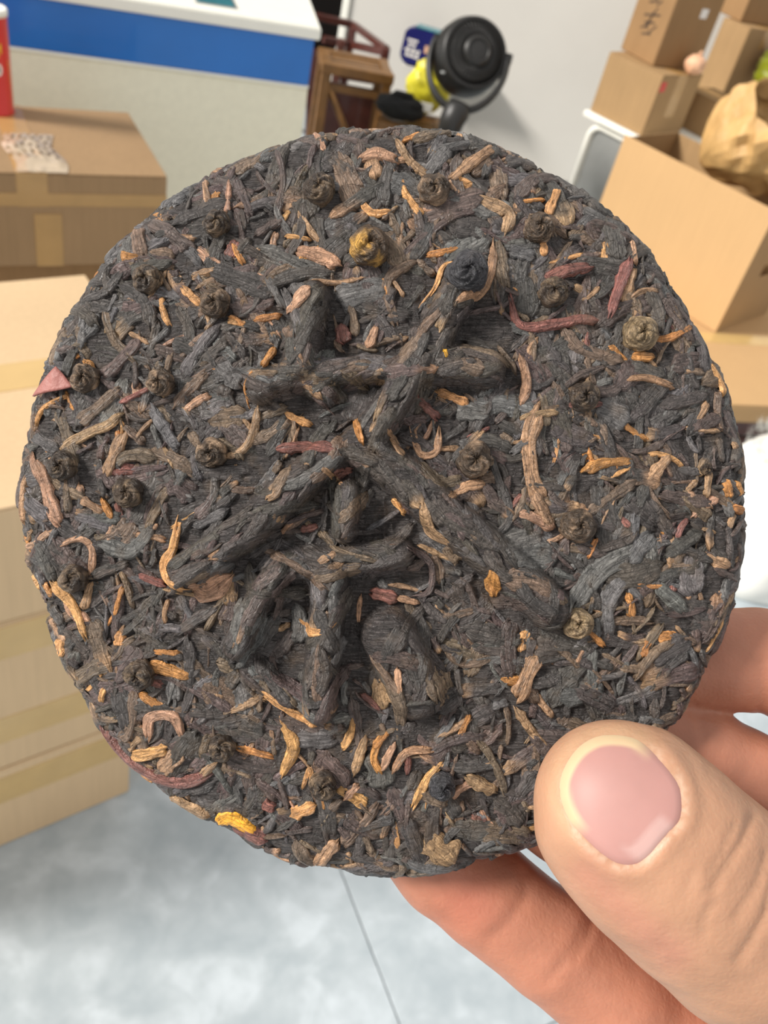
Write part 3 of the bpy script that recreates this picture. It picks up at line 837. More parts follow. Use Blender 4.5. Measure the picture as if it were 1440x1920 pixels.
# leaf material: colour per leaf, fibres along it
def leaf_mat():
    m, nt, b = new_mat('pressed_tea_leaf')
    N, L = nt.nodes, nt.links
    col = N.new('ShaderNodeAttribute'); col.attribute_name = 'leaf_colour'
    lv = N.new('ShaderNodeAttribute'); lv.attribute_name = 'leaf_along'
    mp = N.new('ShaderNodeMapping'); mp.inputs['Scale'].default_value = (0.45, 3.2, 1.0)
    L.new(lv.outputs['Vector'], mp.inputs['Vector'])
    n1 = N.new('ShaderNodeTexNoise'); n1.inputs['Scale'].default_value = 1.0; n1.inputs['Detail'].default_value = 5; n1.inputs['Roughness'].default_value = 0.62; n1.inputs['Distortion'].default_value = 0.7
    L.new(mp.outputs[0], n1.inputs['Vector'])
    tc = N.new('ShaderNodeTexCoord')
    n2 = N.new('ShaderNodeTexNoise'); n2.inputs['Scale'].default_value = 900; n2.inputs['Detail'].default_value = 5; n2.inputs['Roughness'].default_value = 0.65
    n3 = N.new('ShaderNodeTexNoise'); n3.inputs['Scale'].default_value = 260; n3.inputs['Detail'].default_value = 4
    for n in (n2, n3): L.new(tc.outputs['Object'], n.inputs['Vector'])
    # fibres lighten and darken
    r1 = N.new('ShaderNodeMapRange'); r1.inputs[1].default_value = 0.3; r1.inputs[2].default_value = 0.72; r1.inputs[3].default_value = 0.45; r1.inputs[4].default_value = 1.7
    L.new(n1.outputs['Fac'], r1.inputs[0])
    r2 = N.new('ShaderNodeMapRange'); r2.inputs[1].default_value = 0.3; r2.inputs[2].default_value = 0.7; r2.inputs[3].default_value = 0.6; r2.inputs[4].default_value = 1.5
    L.new(n2.outputs['Fac'], r2.inputs[0])
    mu = N.new('ShaderNodeMath'); mu.operation = 'MULTIPLY'
    L.new(r1.outputs[0], mu.inputs[0]); L.new(r2.outputs[0], mu.inputs[1])
    mx = N.new('ShaderNodeMix'); mx.data_type = 'RGBA'; mx.blend_type = 'MULTIPLY'; mx.inputs[0].default_value = 1
    L.new(col.outputs['Color'], mx.inputs[6]); L.new(mu.outputs[0], mx.inputs[7])
    # dusty brown-tan patches
    r3 = N.new('ShaderNodeMapRange'); r3.inputs[1].default_value = 0.56; r3.inputs[2].default_value = 0.74; r3.inputs[3].default_value = 0.0; r3.inputs[4].default_value = 0.32
    L.new(n3.outputs['Fac'], r3.inputs[0])
    m2 = N.new('ShaderNodeMix'); m2.data_type = 'RGBA'; m2.inputs[7].default_value = (0.19, 0.125, 0.075, 1)
    L.new(r3.outputs[0], m2.inputs[0]); L.new(mx.outputs[2], m2.inputs[6])
    L.new(m2.outputs[2], b.inputs['Base Color'])
    b.inputs['Roughness'].default_value = 0.40
    b.inputs['Specular IOR Level'].default_value = 0.6
    bp = N.new('ShaderNodeBump'); bp.inputs['Strength'].default_value = 1.0; bp.inputs['Distance'].default_value = 0.0006
    b2 = N.new('ShaderNodeBump'); b2.inputs['Strength'].default_value = 0.55; b2.inputs['Distance'].default_value = 0.0004
    L.new(n1.outputs['Fac'], bp.inputs['Height']); L.new(n2.outputs['Fac'], b2.inputs['Height'])
    vo = N.new('ShaderNodeTexVoronoi'); vo.feature = 'DISTANCE_TO_EDGE'; vo.inputs['Scale'].default_value = 620; vo.inputs['Randomness'].default_value = 1
    wn = N.new('ShaderNodeTexNoise'); wn.inputs['Scale'].default_value = 500; wn.inputs['Detail'].default_value = 2
    L.new(tc.outputs['Object'], wn.inputs['Vector'])
    wv = N.new('ShaderNodeVectorMath'); wv.operation = 'MULTIPLY_ADD'; wv.inputs[1].default_value = (.003, .003, .003)
    L.new(wn.outputs['Color'], wv.inputs[0]); L.new(tc.outputs['Object'], wv.inputs[2]); L.new(wv.outputs[0], vo.inputs['Vector'])
    vr = N.new('ShaderNodeMapRange'); vr.inputs[1].default_value = 0; vr.inputs[2].default_value = .16
    L.new(vo.outputs['Distance'], vr.inputs[0])
    b3 = N.new('ShaderNodeBump'); b3.inputs['Strength'].default_value = .55; b3.inputs['Distance'].default_value = .0003
    L.new(vr.outputs[0], b3.inputs['Height']); L.new(b3.outputs['Normal'], b2.inputs['Normal'])
    L.new(b2.outputs['Normal'], bp.inputs['Normal']); L.new(bp.outputs['Normal'], b.inputs['Normal'])
    return m
M_leaf = leaf_mat()

PAL = dict(K=(.065, .057, .053), D=(.114, .108, .105), P=(.096, .069, .062), B=(.155, .108, .074), T=(.34, .205, .115), G=(.56, .29, .115),
           O=(.46, .205, .065), R=(.21, .085, .068), Y=(.80, .40, .03), N=(.070, .058, .050), W=(.42, .24, .15))
def jig(c, a=0.18):
    f = 1 + rng.uniform(-a, a)
    return np.clip(np.array(PAL[c]) * f * (1 + rng.uniform(-.04, .04, 3)), 0, 1)

def leaf_grid(path_uv, width, kind, lift, colour, ns=22, nw=11, tip=None):
    """A leaf as a strip grid following path_uv (mm).  Returns u, v, extra height, along vectors, colours."""
    C = smooth_path(path_uv, ns)
    T = np.gradient(C, axis=0); T /= np.linalg.norm(T, axis=1)[:, None] + 1e-9
    Nn = np.stack([-T[:, 1], T[:, 0]], 1)
    s = np.linspace(0, 1, ns)[:, None]; w = np.linspace(-1, 1, nw)[None, :]
    sd = rng.integers(0, 4000)
    L = np.sum(np.linalg.norm(np.diff(C, axis=0), axis=1))
    e0, e1 = rng.uniform(.12, .6, 2)
    prof = np.minimum(1, (s / .18 + .02) ** e0) * np.minimum(1, ((1 - s) / .18 + .02) ** e1)
    wid = width / 2 * prof * (1 + .22 * vnoise(s * 4 + sd, s * 0, 1)) 
    rag = np.abs(2 * s - 1) ** 5 * np.sign(2 * s - 1) * L * .09 * vnoise(w * 2.3 + sd, np.sign(2 * s - 1) * 2 + 0 * w, 9)
    edge = 1 + .16 * vnoise(s * 9 + sd, np.sign(w) * 3 + s * 0, 4) * np.abs(w)
    u = C[:, :1] + Nn[:, :1] * w * wid * edge + T[:, :1] * rag
    v = C[:, 1:] + Nn[:, 1:] * w * wid * edge + T[:, 1:] * rag
    fr = {'strip': 1.9, 'flat': 3.6, 'stem': 1.2}[kind]
    hump = {'strip': .22, 'flat': .09, 'stem': .40}[kind] * min(width, 2.6 if kind != 'flat' else 3.5)
    ridge = {'strip': .17, 'flat': .20, 'stem': .05}[kind]
    tw = rng.uniform(-2.2, 2.2)                       # ridges drift across the leaf: a twist
    x = w * fr + tw * s + .5 * vnoise(s * 5 + sd, w * 1.2, 6)
    rid = 1 - np.abs(vnoise(x + sd * .37, s * 1.6 + sd, 5)) * 2
    buck = vnoise(s * L * .42 + sd, w * 1.1, 7)
    h = lift + hump * np.sqrt(np.clip(1 - np.abs(w) ** 2.2, 0, 1)) + ridge * rid * min(1, width / 2.0) + (.20 if kind != 'stem' else .08) * buck
    h = h - .40 * np.clip(np.abs(w) - .8, 0, 1) / .2 - .7 * (np.abs(2 * s - 1) ** 9)
    if kind == 'flat':
        h = h + rng.uniform(-.35, .35) * w + rng.uniform(-.25, .25) * (2 * s - 1)
    al = np.stack([np.broadcast_to(s * L + sd * 1.7, u.shape), np.broadcast_to(w * width / 2 + sd * .3, u.shape), np.full(u.shape, sd * .91)], -1)
    c = np.broadcast_to(np.array(colour), u.shape + (3,)).copy()
    if tip is not None:
        k = np.clip((s - .55) / .35 + .3 * vnoise(s * 7 + sd, w * 2, 3), 0, 1)[..., None]
        c = c * (1 - k) + np.array(tip) * k
    c = np.concatenate([c, np.ones(u.shape + (1,))], -1)
    return u.ravel(), v.ravel(), h.ravel(), al.reshape(-1, 3), c.reshape(-1, 4)

def grid_faces(ns, nw):
    i = np.arange(ns - 1)[:, None]; k = np.arange(nw - 1)[None, :]
    a = (i * nw + k).ravel()
    return np.stack([a, a + nw, a + nw + 1, a + 1], 1)

leaves = []                                          # (area, data, ns, nw, name)
# --- leaves and twigs that stand out, traced from the photograph onto the face
HERO = """
750,332 760,362 792,403|14|G;669,364 696,399 731,397|14|G;679,297 708,289 742,299|22|W;746,266 771,303 804,330|16|T;842,337 887,303 933,274|20|T
758,264 787,251|10|O;896,374 929,387 954,403 946,440|26|T;1046,353 1027,403|16|G;979,378 1017,374|9|O;971,370 1000,337 1054,320|26|P
792,399 854,378 904,364|44|P;746,487 792,445 854,407 896,395|13|Ps;777,491 733,516 725,553 740,603|20|B;800,478 829,474 858,466|13|O;792,570 817,537 833,499 871,487|9|G
925,453 921,503 900,545 854,574|18|T;840,505 841,555 838,600|11|Ps;554,470 596,478 633,495|28|W;537,443 579,449|9|G;562,399 579,428 600,453|14|T
583,526 637,530 679,520|10|Ts;490,468 550,495 617,520|34|D;635,560 675,550 725,542|56|D;850,424 921,428|42|K;875,587 942,574 962,557|9|Ps
988,515 992,592|42|K;1025,525 1058,509 1107,499|24|Rs;1179,486 1162,535 1143,590|22|Rs;1133,455 1133,485|14|G;1019,446 1020,478|14|G
1228,636 1263,630 1303,607|14|O;1186,669 1223,669|18|O;957,561 973,610 1032,610 1087,600 1126,607|17|Rs;1058,617 1081,649 1133,669 1165,675|24|B;1172,711 1211,708 1260,724|14|T
1178,685 1244,711|36|K;1054,731 1087,705 1133,688|15|Ps;1064,760 1126,757|14|Rs;1012,764 992,822 999,900 1020,940|34|T;1097,884 1133,868 1185,865|19|O
1335,679 1355,711 1361,734|15|G;1150,405 1160,485|48|K;1185,452 1191,492|8|T;1182,561 1205,545 1232,545|11|T;842,929 875,912 904,908|18|T
788,873 825,904 869,896|26|B;917,837 933,896 954,946 950,983 904,1021|15|Ks;1000,925 1012,950 1033,985|26|T;972,960 1008,975 1036,987|22|W;792,946 804,992 837,1017|16|T
737,937 758,962|10|G;917,1064 925,1114|19|O;940,1083 992,1085 1027,1106|38|B;1075,1133 1137,1062 1242,1017|42|D;1175,1083 1142,1125 1142,1195|30|D
1104,1042 1117,1012|10|O;1190,1098 1244,1100|10|O;971,1310 987,1271 1008,1227|34|T;837,1221 867,1246 925,1233|14|B;1106,1186 1131,1209|12|O
1215,898 1256,856|20|T;1104,962 1150,929 1192,904|20|B;1192,1271 1225,1225 1258,1206|18|Bs;1205,1228 1216,1205|15|O;698,1112 742,1121|20|R;746,1121 781,1130|12|T
955,1037 1036,1042|52|D;333,980 325,1025 308,1058 325,1092 356,1102|20|G;364,1103 392,1108 432,1080|38|W;260,1079 306,1097|14|R;485,1290 525,1317 567,1342 598,1358|18|G
498,1032 558,1058 623,1108|15|Bs;556,1158 592,1179 640,1156|14|G;281,1245 317,1258 354,1268|22|O;265,1303 306,1330|18|O;279,1379 283,1346 325,1342 341,1377|22|W
702,1398 727,1373|13|O;535,984 567,969 610,957|10|Ps;610,882 639,906|10|T;602,1052 631,1036|16|T;604,996 637,1029 708,1050|13|Bs
767,1025 808,1058 804,1108 779,1117|12|Ps;450,1368 492,1376|44|K;555,1382 625,1386|38|D;527,842 575,837 631,846|21|R;666,788 680,835|11|O
481,765 479,800 458,842 423,855|15|T;468,758 462,721 477,697|9|O;494,686 514,655|14|O;544,585 585,556|26|W;705,614 691,653|16|W
728,810 756,857|14|T;774,806 787,850 817,848 822,810|15|W;777,744 819,781|17|R;855,766 915,776|34|D;975,667 987,717 975,760|16|T
569,720 602,748|14|T;495,506 534,581|16|D;477,601 523,591|13|O;431,603 460,609|12|G;55,800 76,766 123,742|10|G
113,842 160,815 200,798 228,778|18|T;145,794 187,762 225,728|27|B;228,754 280,729|10|Rs;199,892 216,850 233,813|22|T;211,875 245,854 293,861|26|B
345,542 378,572|14|G;193,574 213,635 254,676|18|B;155,580 150,653|14|D;243,624 277,643|9|T;254,424 265,478|30|B
227,478 257,482|16|O;250,557 309,571|14|D;342,760 371,804|14|D;57,817 110,845|24|D;142,562 193,547 228,509|16|K
433,595 456,610|11|O;437,457 455,493|12|O;310,842 325,872|10|T;62,855 85,905 96,948 111,980|26|W;45,895 35,980|13|T
36,1026 63,1021 92,998|15|W;114,1022 150,1010 172,1029 170,1071|14|W;192,1020 245,1032 287,990|28|D;154,936 192,960|16|T;193,939 210,972|12|O
98,1089 136,1134 159,1191|19|G;169,1096 157,1140|18|T;228,1103 215,1154|10|O;103,1203 113,1230|28|G;123,1289 168,1255 203,1239|34|B
250,1293 245,1360 226,1388|24|B;247,1416 281,1411 313,1403|24|G;305,1442 338,1409|36|T;183,1369 220,1419 278,1451 344,1466 395,1448|22|Rs;363,1467 404,1431|16|T
255,1462 280,1464|24|O;312,1505 389,1536|27|T;294,1222 331,1226|12|O;405,1549 430,1533 474,1558|28|Y;438,1556 494,1575|34|R
530,1352 550,1396 530,1452|22|G;718,1373 701,1417 712,1445|15|O;714,1444 738,1396|14|W;684,1383 664,1450|17|T;832,1428 800,1463 775,1510|15|G
735,1450 763,1411 812,1406|15|T;548,1528 588,1509|24|G;566,1481 581,1443 587,1486|11|G;671,1472 648,1496|14|W;876,1457 927,1485|24|T
888,1373 930,1437 947,1486|14|B;970,1331 993,1365 1026,1403|18|T;763,1540 796,1632|34|K;798,1572 849,1617|56|T;590,1627 630,1581|24|T
496,1508 512,1514|22|R;824,1382 880,1348|12|T;879,1342 861,1382|12|O;439,1400 510,1418|12|O;433,1334 484,1311|14|T
1390,905 1400,925|14|O;1362,905 1368,930|17|O;1376,952 1398,957|15|O;1330,885 1325,930|14|T;640,612 645,640|26|R
700,1230 745,1290|16|Bs;745,1245 748,1290|12|W;828,660 834,676|9|Y;560,660 575,700|12|T;640,700 700,690|22|B
1040,800 1110,830|40|K;1120,760 1180,790|44|D;1180,940 1230,985|38|K;1250,1040 1310,1000|30|K;1020,1180 1110,1220|46|K
1240,760 1330,740|24|K;880,1180 960,1200|40|K;820,1330 860,1300|36|K;860,690 900,700|30|B;90,1140 115,1170|22|K;330,640 380,660|34|K;410,680 450,720|36|D
480,440 530,410|18|P;515,270 530,330 520,400|15|Ps;548,320 520,390 545,440|14|D;440,330 470,400|16|P;380,330 390,380|14|T;430,340 426,400|12|W
1105,370 1160,395|34|K;950,300 1010,290|26|K;880,262 935,285|30|K;1020,400 1060,440|20|B;960,470 1000,480|30|D;1250,560 1300,640|24|P;1080,1290 1150,1330|34|K"""
for line in HERO.replace('\n', ';').split(';'):
    line = line.strip()
    if not line: continue
    pts, w, c = line.split('|')
    P = uvs([tuple(map(float, q.split(','))) for q in pts.split()])
    w = float(w) * KMM * 1.12
    kind = 'stem' if c.endswith('s') else ('flat' if w > 2.6 else 'strip')
    cc = c[0]
    ex = np.array([P[0] - P[1], P[-1] - P[-2]]); ex /= np.linalg.norm(ex, axis=1)[:, None] + 1e-9
    P[0] += ex[0] * .35; P[-1] += ex[1] * .35
    lift = .30 if cc in 'GOWTYR' else .12
    ns = 26 if len(P) > 2 else 20
    d = leaf_grid(P, w, kind, lift, jig(cc, .12), ns, 11)
    leaves.append((1e6, d, ns, 11, 'tea_stem' if kind == 'stem' else 'tea_leaf'))
n_hero = len(leaves)

# --- the mass of leaves: mostly charcoal, some brown, tan and gold
RMAX = 50.0
def rnd_leaf(u0, v0, big, ang=None, bright=True):
    k = rng.random()
    if big:
        kind = 'flat' if k < .5 else 'strip'
        W = rng.uniform(2.0, 4.0) if kind == 'flat' else rng.uniform(1.3, 2.4); L = rng.uniform(4.5, 10.0)
    else:
        kind = 'strip' if k < .72 else ('flat' if k < .9 else 'stem')
        W = {'strip': rng.uniform(.5, 1.4), 'flat': rng.uniform(1.1, 2.3), 'stem': rng.uniform(.4, .9)}[kind]; L = rng.uniform(2.0, 6.5)
    if ang is None: ang = rng.uniform(0, 2 * np.pi)
    bend = rng.normal(0, .5)
    t = np.linspace(-.5, .5, 4)
    P = np.stack([u0 + np.cumsum(np.r_[0, np.cos(ang + bend * t[1:])]) * L / 3 - np.cos(ang) * L / 2,
                  v0 + np.cumsum(np.r_[0, np.sin(ang + bend * t[1:])]) * L / 3 - np.sin(ang) * L / 2], 1)
    r = rng.random()
    if bright and not big and r < .19: c = rng.choice(list('TTGOWTBBBR'))
    elif r < .44: c = 'K'
    elif r < .60: c = 'D'
    elif r < .78: c = 'P'
    elif r < .88: c = 'N'
    else: c = 'B'
    tip = jig('T') if (rng.random() < .10 and c in 'KBPN') else None
    return P, W, L, kind, c, tip

def sprinkle(n, big, lift0, lift1):
    for _ in range(n):
        a = rng.uniform(0, 2 * np.pi)
        rr = math.sqrt(rng.random()) * (float(cake_R(a)) + 7.0)
        P, W, L, kind, c, tip = rnd_leaf(rr * math.cos(a), rr * math.sin(a), big)
        ns, nw = (20, 11) if big else (14, 7)
        if rng.random() < .96 and np.max(relief(P[:, 0], P[:, 1])) > .7: continue
        d = leaf_grid(P, W, kind, rng.uniform(lift0, lift1), jig(c), ns, nw, tip)
        vis = L * W * (1 if rr < float(cake_R(a)) - 1 else .2)
        leaves.append((vis if big else vis * .6, d, ns, nw, 'tea_stem' if kind == 'stem' else 'tea_leaf'))
sprinkle(1150, True, -.45, .10)
sprinkle(2500, False, -.26, .20)
# leaves rolled along the raised strokes
for P, w, h in _ST:
    L = np.sum(np.linalg.norm(np.diff(P, axis=0), axis=1))
    for _ in range(int(6 + L * 1.3)):
        i = rng.integers(0, len(P) - 1); t = rng.random()
        c0 = P[i] * (1 - t) + P[i + 1] * t
        d = P[i + 1] - P[i]; a = math.atan2(d[1], d[0]) + rng.normal(0, .35)
        off = rng.uniform(-.9, .9) * w
        n = np.array([-d[1], d[0]]) / (np.linalg.norm(d) + 1e-9)
        q = c0 + n * off
        PP, W, LL, kind, c, tip = rnd_leaf(q[0], q[1], rng.random() < .5, a, False)
        dd = leaf_grid(PP, min(W, 2.2), 'strip', rng.uniform(-.2, .08), jig('N' if rng.random() < .3 else c), 18, 9, tip)
        leaves.append((LL * W * .9, dd, 18, 9, 'tea_leaf'))

# the disc under the leaves
nr, na = 150, 540
ss = np.concatenate([np.linspace(0, 1, 110) * 46, 46 + np.linspace(0, 1, nr - 109)[1:] * 24])
th = np.linspace(0, 2 * np.pi, na, endpoint=False)
S, TH = np.meshgrid(ss, th, indexing='ij')
U, Vv = (S * np.cos(TH)).ravel(), (S * np.sin(TH)).ravel()
hb = relief(U, Vv) - .35 + .25 * (1 - 2 * np.abs(vnoise(U * .9, Vv * .9, 8))) + .15 * vnoise(U * 2.1, Vv * 2.1, 9)
BV = cake_map(U, Vv, hb)
i = np.arange(nr - 1)[:, None]; k = np.arange(na)[None, :]
BF = np.stack([(i * na + k).ravel(), ((i + 1) * na + k).ravel(), ((i + 1) * na + (k + 1) % na).ravel(), (i * na + (k + 1) % na).ravel()], 1)
# back of the disc
bc = len(BV)
rim = BV[(nr - 1) * na:]
zb = -(EDGE + SIDE + DOME + 1.0) * .001
rings = [rim * np.array([f, f, 0]) + np.array([0, 0, zb]) for f in (.97, .75, .5, .25, .01)]
rings = [r_ + np.array([0, 0, 1]) * (.0004 * vnoise(r_[:, 0] * 900, r_[:, 1] * 900, 3))[:, None] for r_ in rings]
BV = np.vstack([BV] + rings)
k = np.arange(na)
for j in range(5):
    b0 = (nr - 1) * na + j * na; b1 = b0 + na
    BF = np.vstack([BF, np.stack([b0 + k, b1 + k, b1 + (k + 1) % na, b0 + (k + 1) % na], 1)])
bcol = np.tile(np.array([[.045, .038, .036, 1.]]), (len(BV), 1))
bal = np.concatenate([BV[:, :2] * 1000, BV[:, 2:] * 1000], 1)
mesh_obj('pressed_body', BV, BF, M_leaf, cake, True, {'leaf_colour': bcol, 'leaf_along': bal})

# raised strokes as parts of their own
for P, w, h in _ST:
    ns = max(10, int(np.sum(np.linalg.norm(np.diff(P, axis=0), axis=1)) * 2))
    ex0 = P[0] - P[1]; ex0 /= np.linalg.norm(ex0); ex1 = P[-1] - P[-2]; ex1 /= np.linalg.norm(ex1)
    C = smooth_path(np.vstack([P[0] + ex0 * w * .98, P, P[-1] + ex1 * w * .98]), ns)
    T = np.gradient(C, axis=0); T /= np.linalg.norm(T, axis=1)[:, None]
    ww = np.linspace(-1.02, 1.02, 17)[None, :] * w
    u = C[:, :1] - T[:, 1:] * ww; v = C[:, 1:] + T[:, :1] * ww
    hh = relief(u, v) - .18 + .12 * (1 - 2 * np.abs(vnoise(u * 1.3, v * 1.3, 8)))
    hh[:, 0] -= .5; hh[:, -1] -= .5; hh[0] -= .5; hh[-1] -= .5
    V = cake_map(u.ravel(), v.ravel(), hh.ravel())
    al = np.stack([u.ravel(), v.ravel(), hh.ravel()], 1)
    o = mesh_obj('character_stroke', V, grid_faces(ns, 17), M_leaf, cake, True, {'leaf_colour': np.tile([[.05, .042, .04, 1.]], (len(V), 1)), 'leaf_along': al})
    o['label'] = 'raised stroke of the pressed character'

# rolled leaf knots
for (px, py, r, kind) in KNOTS:
    c = uv(px, py); R = r * KMM * 1.12
    nu, nv = 40, 20
    a = np.linspace(0, 2 * np.pi, nu, endpoint=False)[None, :]; ph = np.linspace(0.02, 1.0, nv)[:, None] * np.pi * .5
    sd = rng.integers(0, 900)
    sw = a + ph * rng.uniform(.6, 1.6)
    rid = 1 - 2 * np.abs(vnoise(np.cos(sw) * 2.4 + sd, np.sin(sw) * 2.4 + ph * 2.2, 3))
    rad = R * (1 + .10 * rid + .08 * vnoise(a * 0 + np.cos(a) * 1.5 + sd, np.sin(a) * 1.5 + ph, 5))
    hole = np.clip(1 - ph / .5, 0, 1) ** 2 * (R * .38 if kind != 3 else 0)
    u = c[0] + rad * np.sin(ph) * np.cos(a); v = c[1] + rad * np.sin(ph) * np.sin(a)
    h = -0.25 + rad * np.cos(ph) * 1.12 - hole + .0 * u + .75
    h = np.where(ph > 1.4, h - 1.1, h) + .1 * rid
    h = h + float(relief(np.array([c[0]]), np.array([c[1]]))[0]) * .8
    V = cake_map(u.ravel(), v.ravel(), h.ravel())
    base_c = np.array({0: (.045, .031, .022), 1: (.07, .048, .032), 2: (.20, .14, .075), 3: (.045, .044, .05), 4: (.10, .065, .04)}[kind])
    hi = np.array({0: (.22, .15, .09), 1: (.33, .22, .14), 2: (.42, .30, .18), 3: (.06, .06, .065), 4: (.66, .36, .07)}[kind])
    mix = np.clip(.35 * rid + .8 * vnoise(np.cos(a) * 2 + sd, np.sin(a) * 2 + ph * 2, 6), 0, 1)[..., None]
    cc = base_c * (1 - mix) + hi * mix
    cc = np.concatenate([cc, np.ones(cc.shape[:2] + (1,))], -1).reshape(-1, 4)
    al = np.stack([(sw * R + 0 * ph).ravel(), (ph * R + 0 * a).ravel() * 1.0, np.full(nu * nv, sd)], 1)
    i = np.arange(nv - 1)[:, None]; k = np.arange(nu)[None, :]
    Fc = np.stack([(i * nu + k).ravel(), ((i + 1) * nu + k).ravel(), ((i + 1) * nu + (k + 1) % nu).ravel(), (i * nu + (k + 1) % nu).ravel()], 1)
    o = mesh_obj('leaf_knot', V, Fc, M_leaf, cake, True, {'leaf_colour': cc, 'leaf_along': al})

# the reddish torn scrap at the left rim
Tr = [uv(66, 744), uv(113, 690), uv(141, 727)]
V2 = []; 
n = 12
idx = {}
for i in range(n + 1):
    for j in range(n + 1 - i):
        idx[i, j] = len(V2); V2.append(Tr[0] + (Tr[1] - Tr[0]) * i / n + (Tr[2] - Tr[0]) * j / n)
V2 = np.array(V2)
F3 = []
for i in range(n):
    for j in range(n - i):
        F3.append((idx[i, j], idx[i, j + 1], idx[i + 1, j]))
        if i + j < n - 1: F3.append((idx[i + 1, j], idx[i, j + 1], idx[i + 1, j + 1]))
hs = np.maximum(relief(V2[:, 0], V2[:, 1]), -.1) * .3 + 1.25 + .08 * vnoise(V2[:, 0] * .8, V2[:, 1] * .8, 2)
o = mesh_obj('leaf_scrap', cake_map(V2[:, 0], V2[:, 1], hs), F3, plain('red_brown_scrap', (.33, .125, .105), .55, .12, 300.0, .2, 900.0), cake)
o['label'] = 'smooth reddish torn scrap at the rim'
so = o.modifiers.new('thickness', 'SOLIDIFY'); so.thickness = 0.00035; so.offset = -1

# the 300 leaves that show largest are parts, all others one mass
order = np.argsort([-l[0] for l in leaves], kind='stable')
N_PART = 290
def build(sel):
    u = np.concatenate([leaves[i][1][0] for i in sel]); v = np.concatenate([leaves[i][1][1] for i in sel]); h = np.concatenate([leaves[i][1][2] for i in sel])
    al = np.concatenate([leaves[i][1][3] for i in sel]); c = np.concatenate([leaves[i][1][4] for i in sel])
    V = cake_map(u, v, relief(u, v) + h)
    fs = []; off = 0
    for i in sel:
        fs.append(grid_faces(leaves[i][2], leaves[i][3]) + off); off += leaves[i][2] * leaves[i][3]
    return V, np.concatenate(fs), al, c
for i in order[:N_PART]:
    V, Fc, al, c = build([i])
    mesh_obj(leaves[i][4], V, Fc, M_leaf, cake, True, {'leaf_colour': c, 'leaf_along': al})
V, Fc, al, c = build(order[N_PART:])
o = mesh_obj('leaf_mass', V, Fc, M_leaf, cake, True, {'leaf_colour': c, 'leaf_along': al})
o['kind'] = 'stuff'

# ------------------------------------------------------------------ hand
# modelled in camera-aligned millimetres: x right, y down, d away from the lens
def hp(px, py, d): return np.array([(px - 720) * d / F, (py - 960) * d / F, d])
def chain(pts):
    """[(px, py, depth, radius)] -> capsule segments"""
    Q = [(hp(p[0], p[1], p[2]), p[3]) for p in pts]
    return list(zip(Q[:-1], Q[1:]))
HB0 = np.array([-12.0, 4.0, 92.0]); HB1 = np.array([118.0, 112.0, 176.0]); HS = 0.62
gx, gy, gd = [np.arange(HB0[i], HB1[i], HS) for i in range(3)]
SHP = (len(gx), len(gy), len(gd))
def smin(a, b, k):
    h = np.clip(.5 + .5 * (b - a) / k, 0, 1)
    return b * (1 - h) + a * h - k * h * (1 - h)
def field(segs, k):
    f = np.full(SHP, 40.0, dtype=np.float32)
    for (a, ra), (b, rb) in segs:
        pad = max(ra, rb) + 9
        lo = np.minimum(a, b) - pad; hi = np.maximum(a, b) + pad
        sl = tuple(slice(max(0, int((lo[i] - HB0[i]) / HS)), max(0, int((hi[i] - HB0[i]) / HS) + 1)) for i in range(3))
        X = gx[sl[0]][:, None, None]; Y = gy[sl[1]][None, :, None]; Z = gd[sl[2]][None, None, :]
        if X.size == 0 or Y.size == 0 or Z.size == 0: continue
        ab = b - a; L2 = ab @ ab + 1e-9
        t = np.clip(((X - a[0]) * ab[0] + (Y - a[1]) * ab[1] + (Z - a[2]) * ab[2]) / L2, 0, 1)
        d = np.sqrt((X - a[0] - t * ab[0]) ** 2 + (Y - a[1] - t * ab[1]) ** 2 + (Z - a[2] - t * ab[2]) ** 2) - (ra + (rb - ra) * t)
        f[sl] = smin(f[sl], d.astype(np.float32), k)
    return f
FB = 139.5                                           # depth of the finger bones behind the cake
fingers = {
 'index':  chain([(1150, 1262, FB, 7.2), (1235, 1246, FB, 7.9), (1330, 1237, FB, 7.9), (1420, 1237, FB, 7.8), (1520, 1262, FB + 1, 8.7), (1640, 1340, FB + 4, 9.2), (1790, 1470, FB + 6, 10)]),
 'middle': chain([(1060, 1285, FB, 7.2), (1160, 1335, FB, 8.2), (1290, 1412, FB, 8.5), (1390, 1470, FB + .5, 8.4), (1520, 1555, FB + 1.5, 9.2), (1790, 1640, FB + 6, 10.5)]),
 'ring':   chain([(874, 1430, FB, 6.8), (956, 1466, FB, 7.4), (1068, 1530, FB, 7.5), (1246, 1636, FB + 1, 8.0), (1440, 1765, FB + 2, 9.0), (1720, 1820, FB + 6, 10.5)]),
 'little': chain([(768, 1568, FB - .5, 6.5), (834, 1620, FB - .5, 7.6), (914, 1678, FB - .5, 7.95), (971, 1724, FB - .5, 7.75), (1031, 1770, FB - .5, 8.05), (1096, 1822, FB, 8.0), (1156, 1874, FB, 8.4), (1260, 1940, FB + 2, 9.0), (1560, 2010, FB + 7, 10.5)]),
}
palm = field(chain([(1790, 1470, FB + 8, 11), (1790, 1640, FB + 9, 12), (1720, 1820, FB + 9, 12), (1560, 2010, FB + 9, 12)])
             + chain([(1790, 1640, FB + 10, 13), (1850, 1950, FB + 8, 15)]) + chain([(1720, 1820, FB + 8, 13), (1800, 2050, FB + 4, 15)])
             + chain([(1560, 2010, FB + 6, 12), (1750, 2150, FB + 4, 15)]) + chain([(1345, 1905, FB + 3, 7.5), (1560, 2010, FB + 2, 12)]) + chain([(1345, 1905, FB + 3, 7.5), (1480, 1860, FB + 6, 10)]), 5.0)
hand_f = palm
for nm, segs in fingers.items():
    fi = field(segs, 2.2)
    if nm != 'little': fi = smin(fi, palm, 3.5)
    hand_f = smin(hand_f, fi, .35)
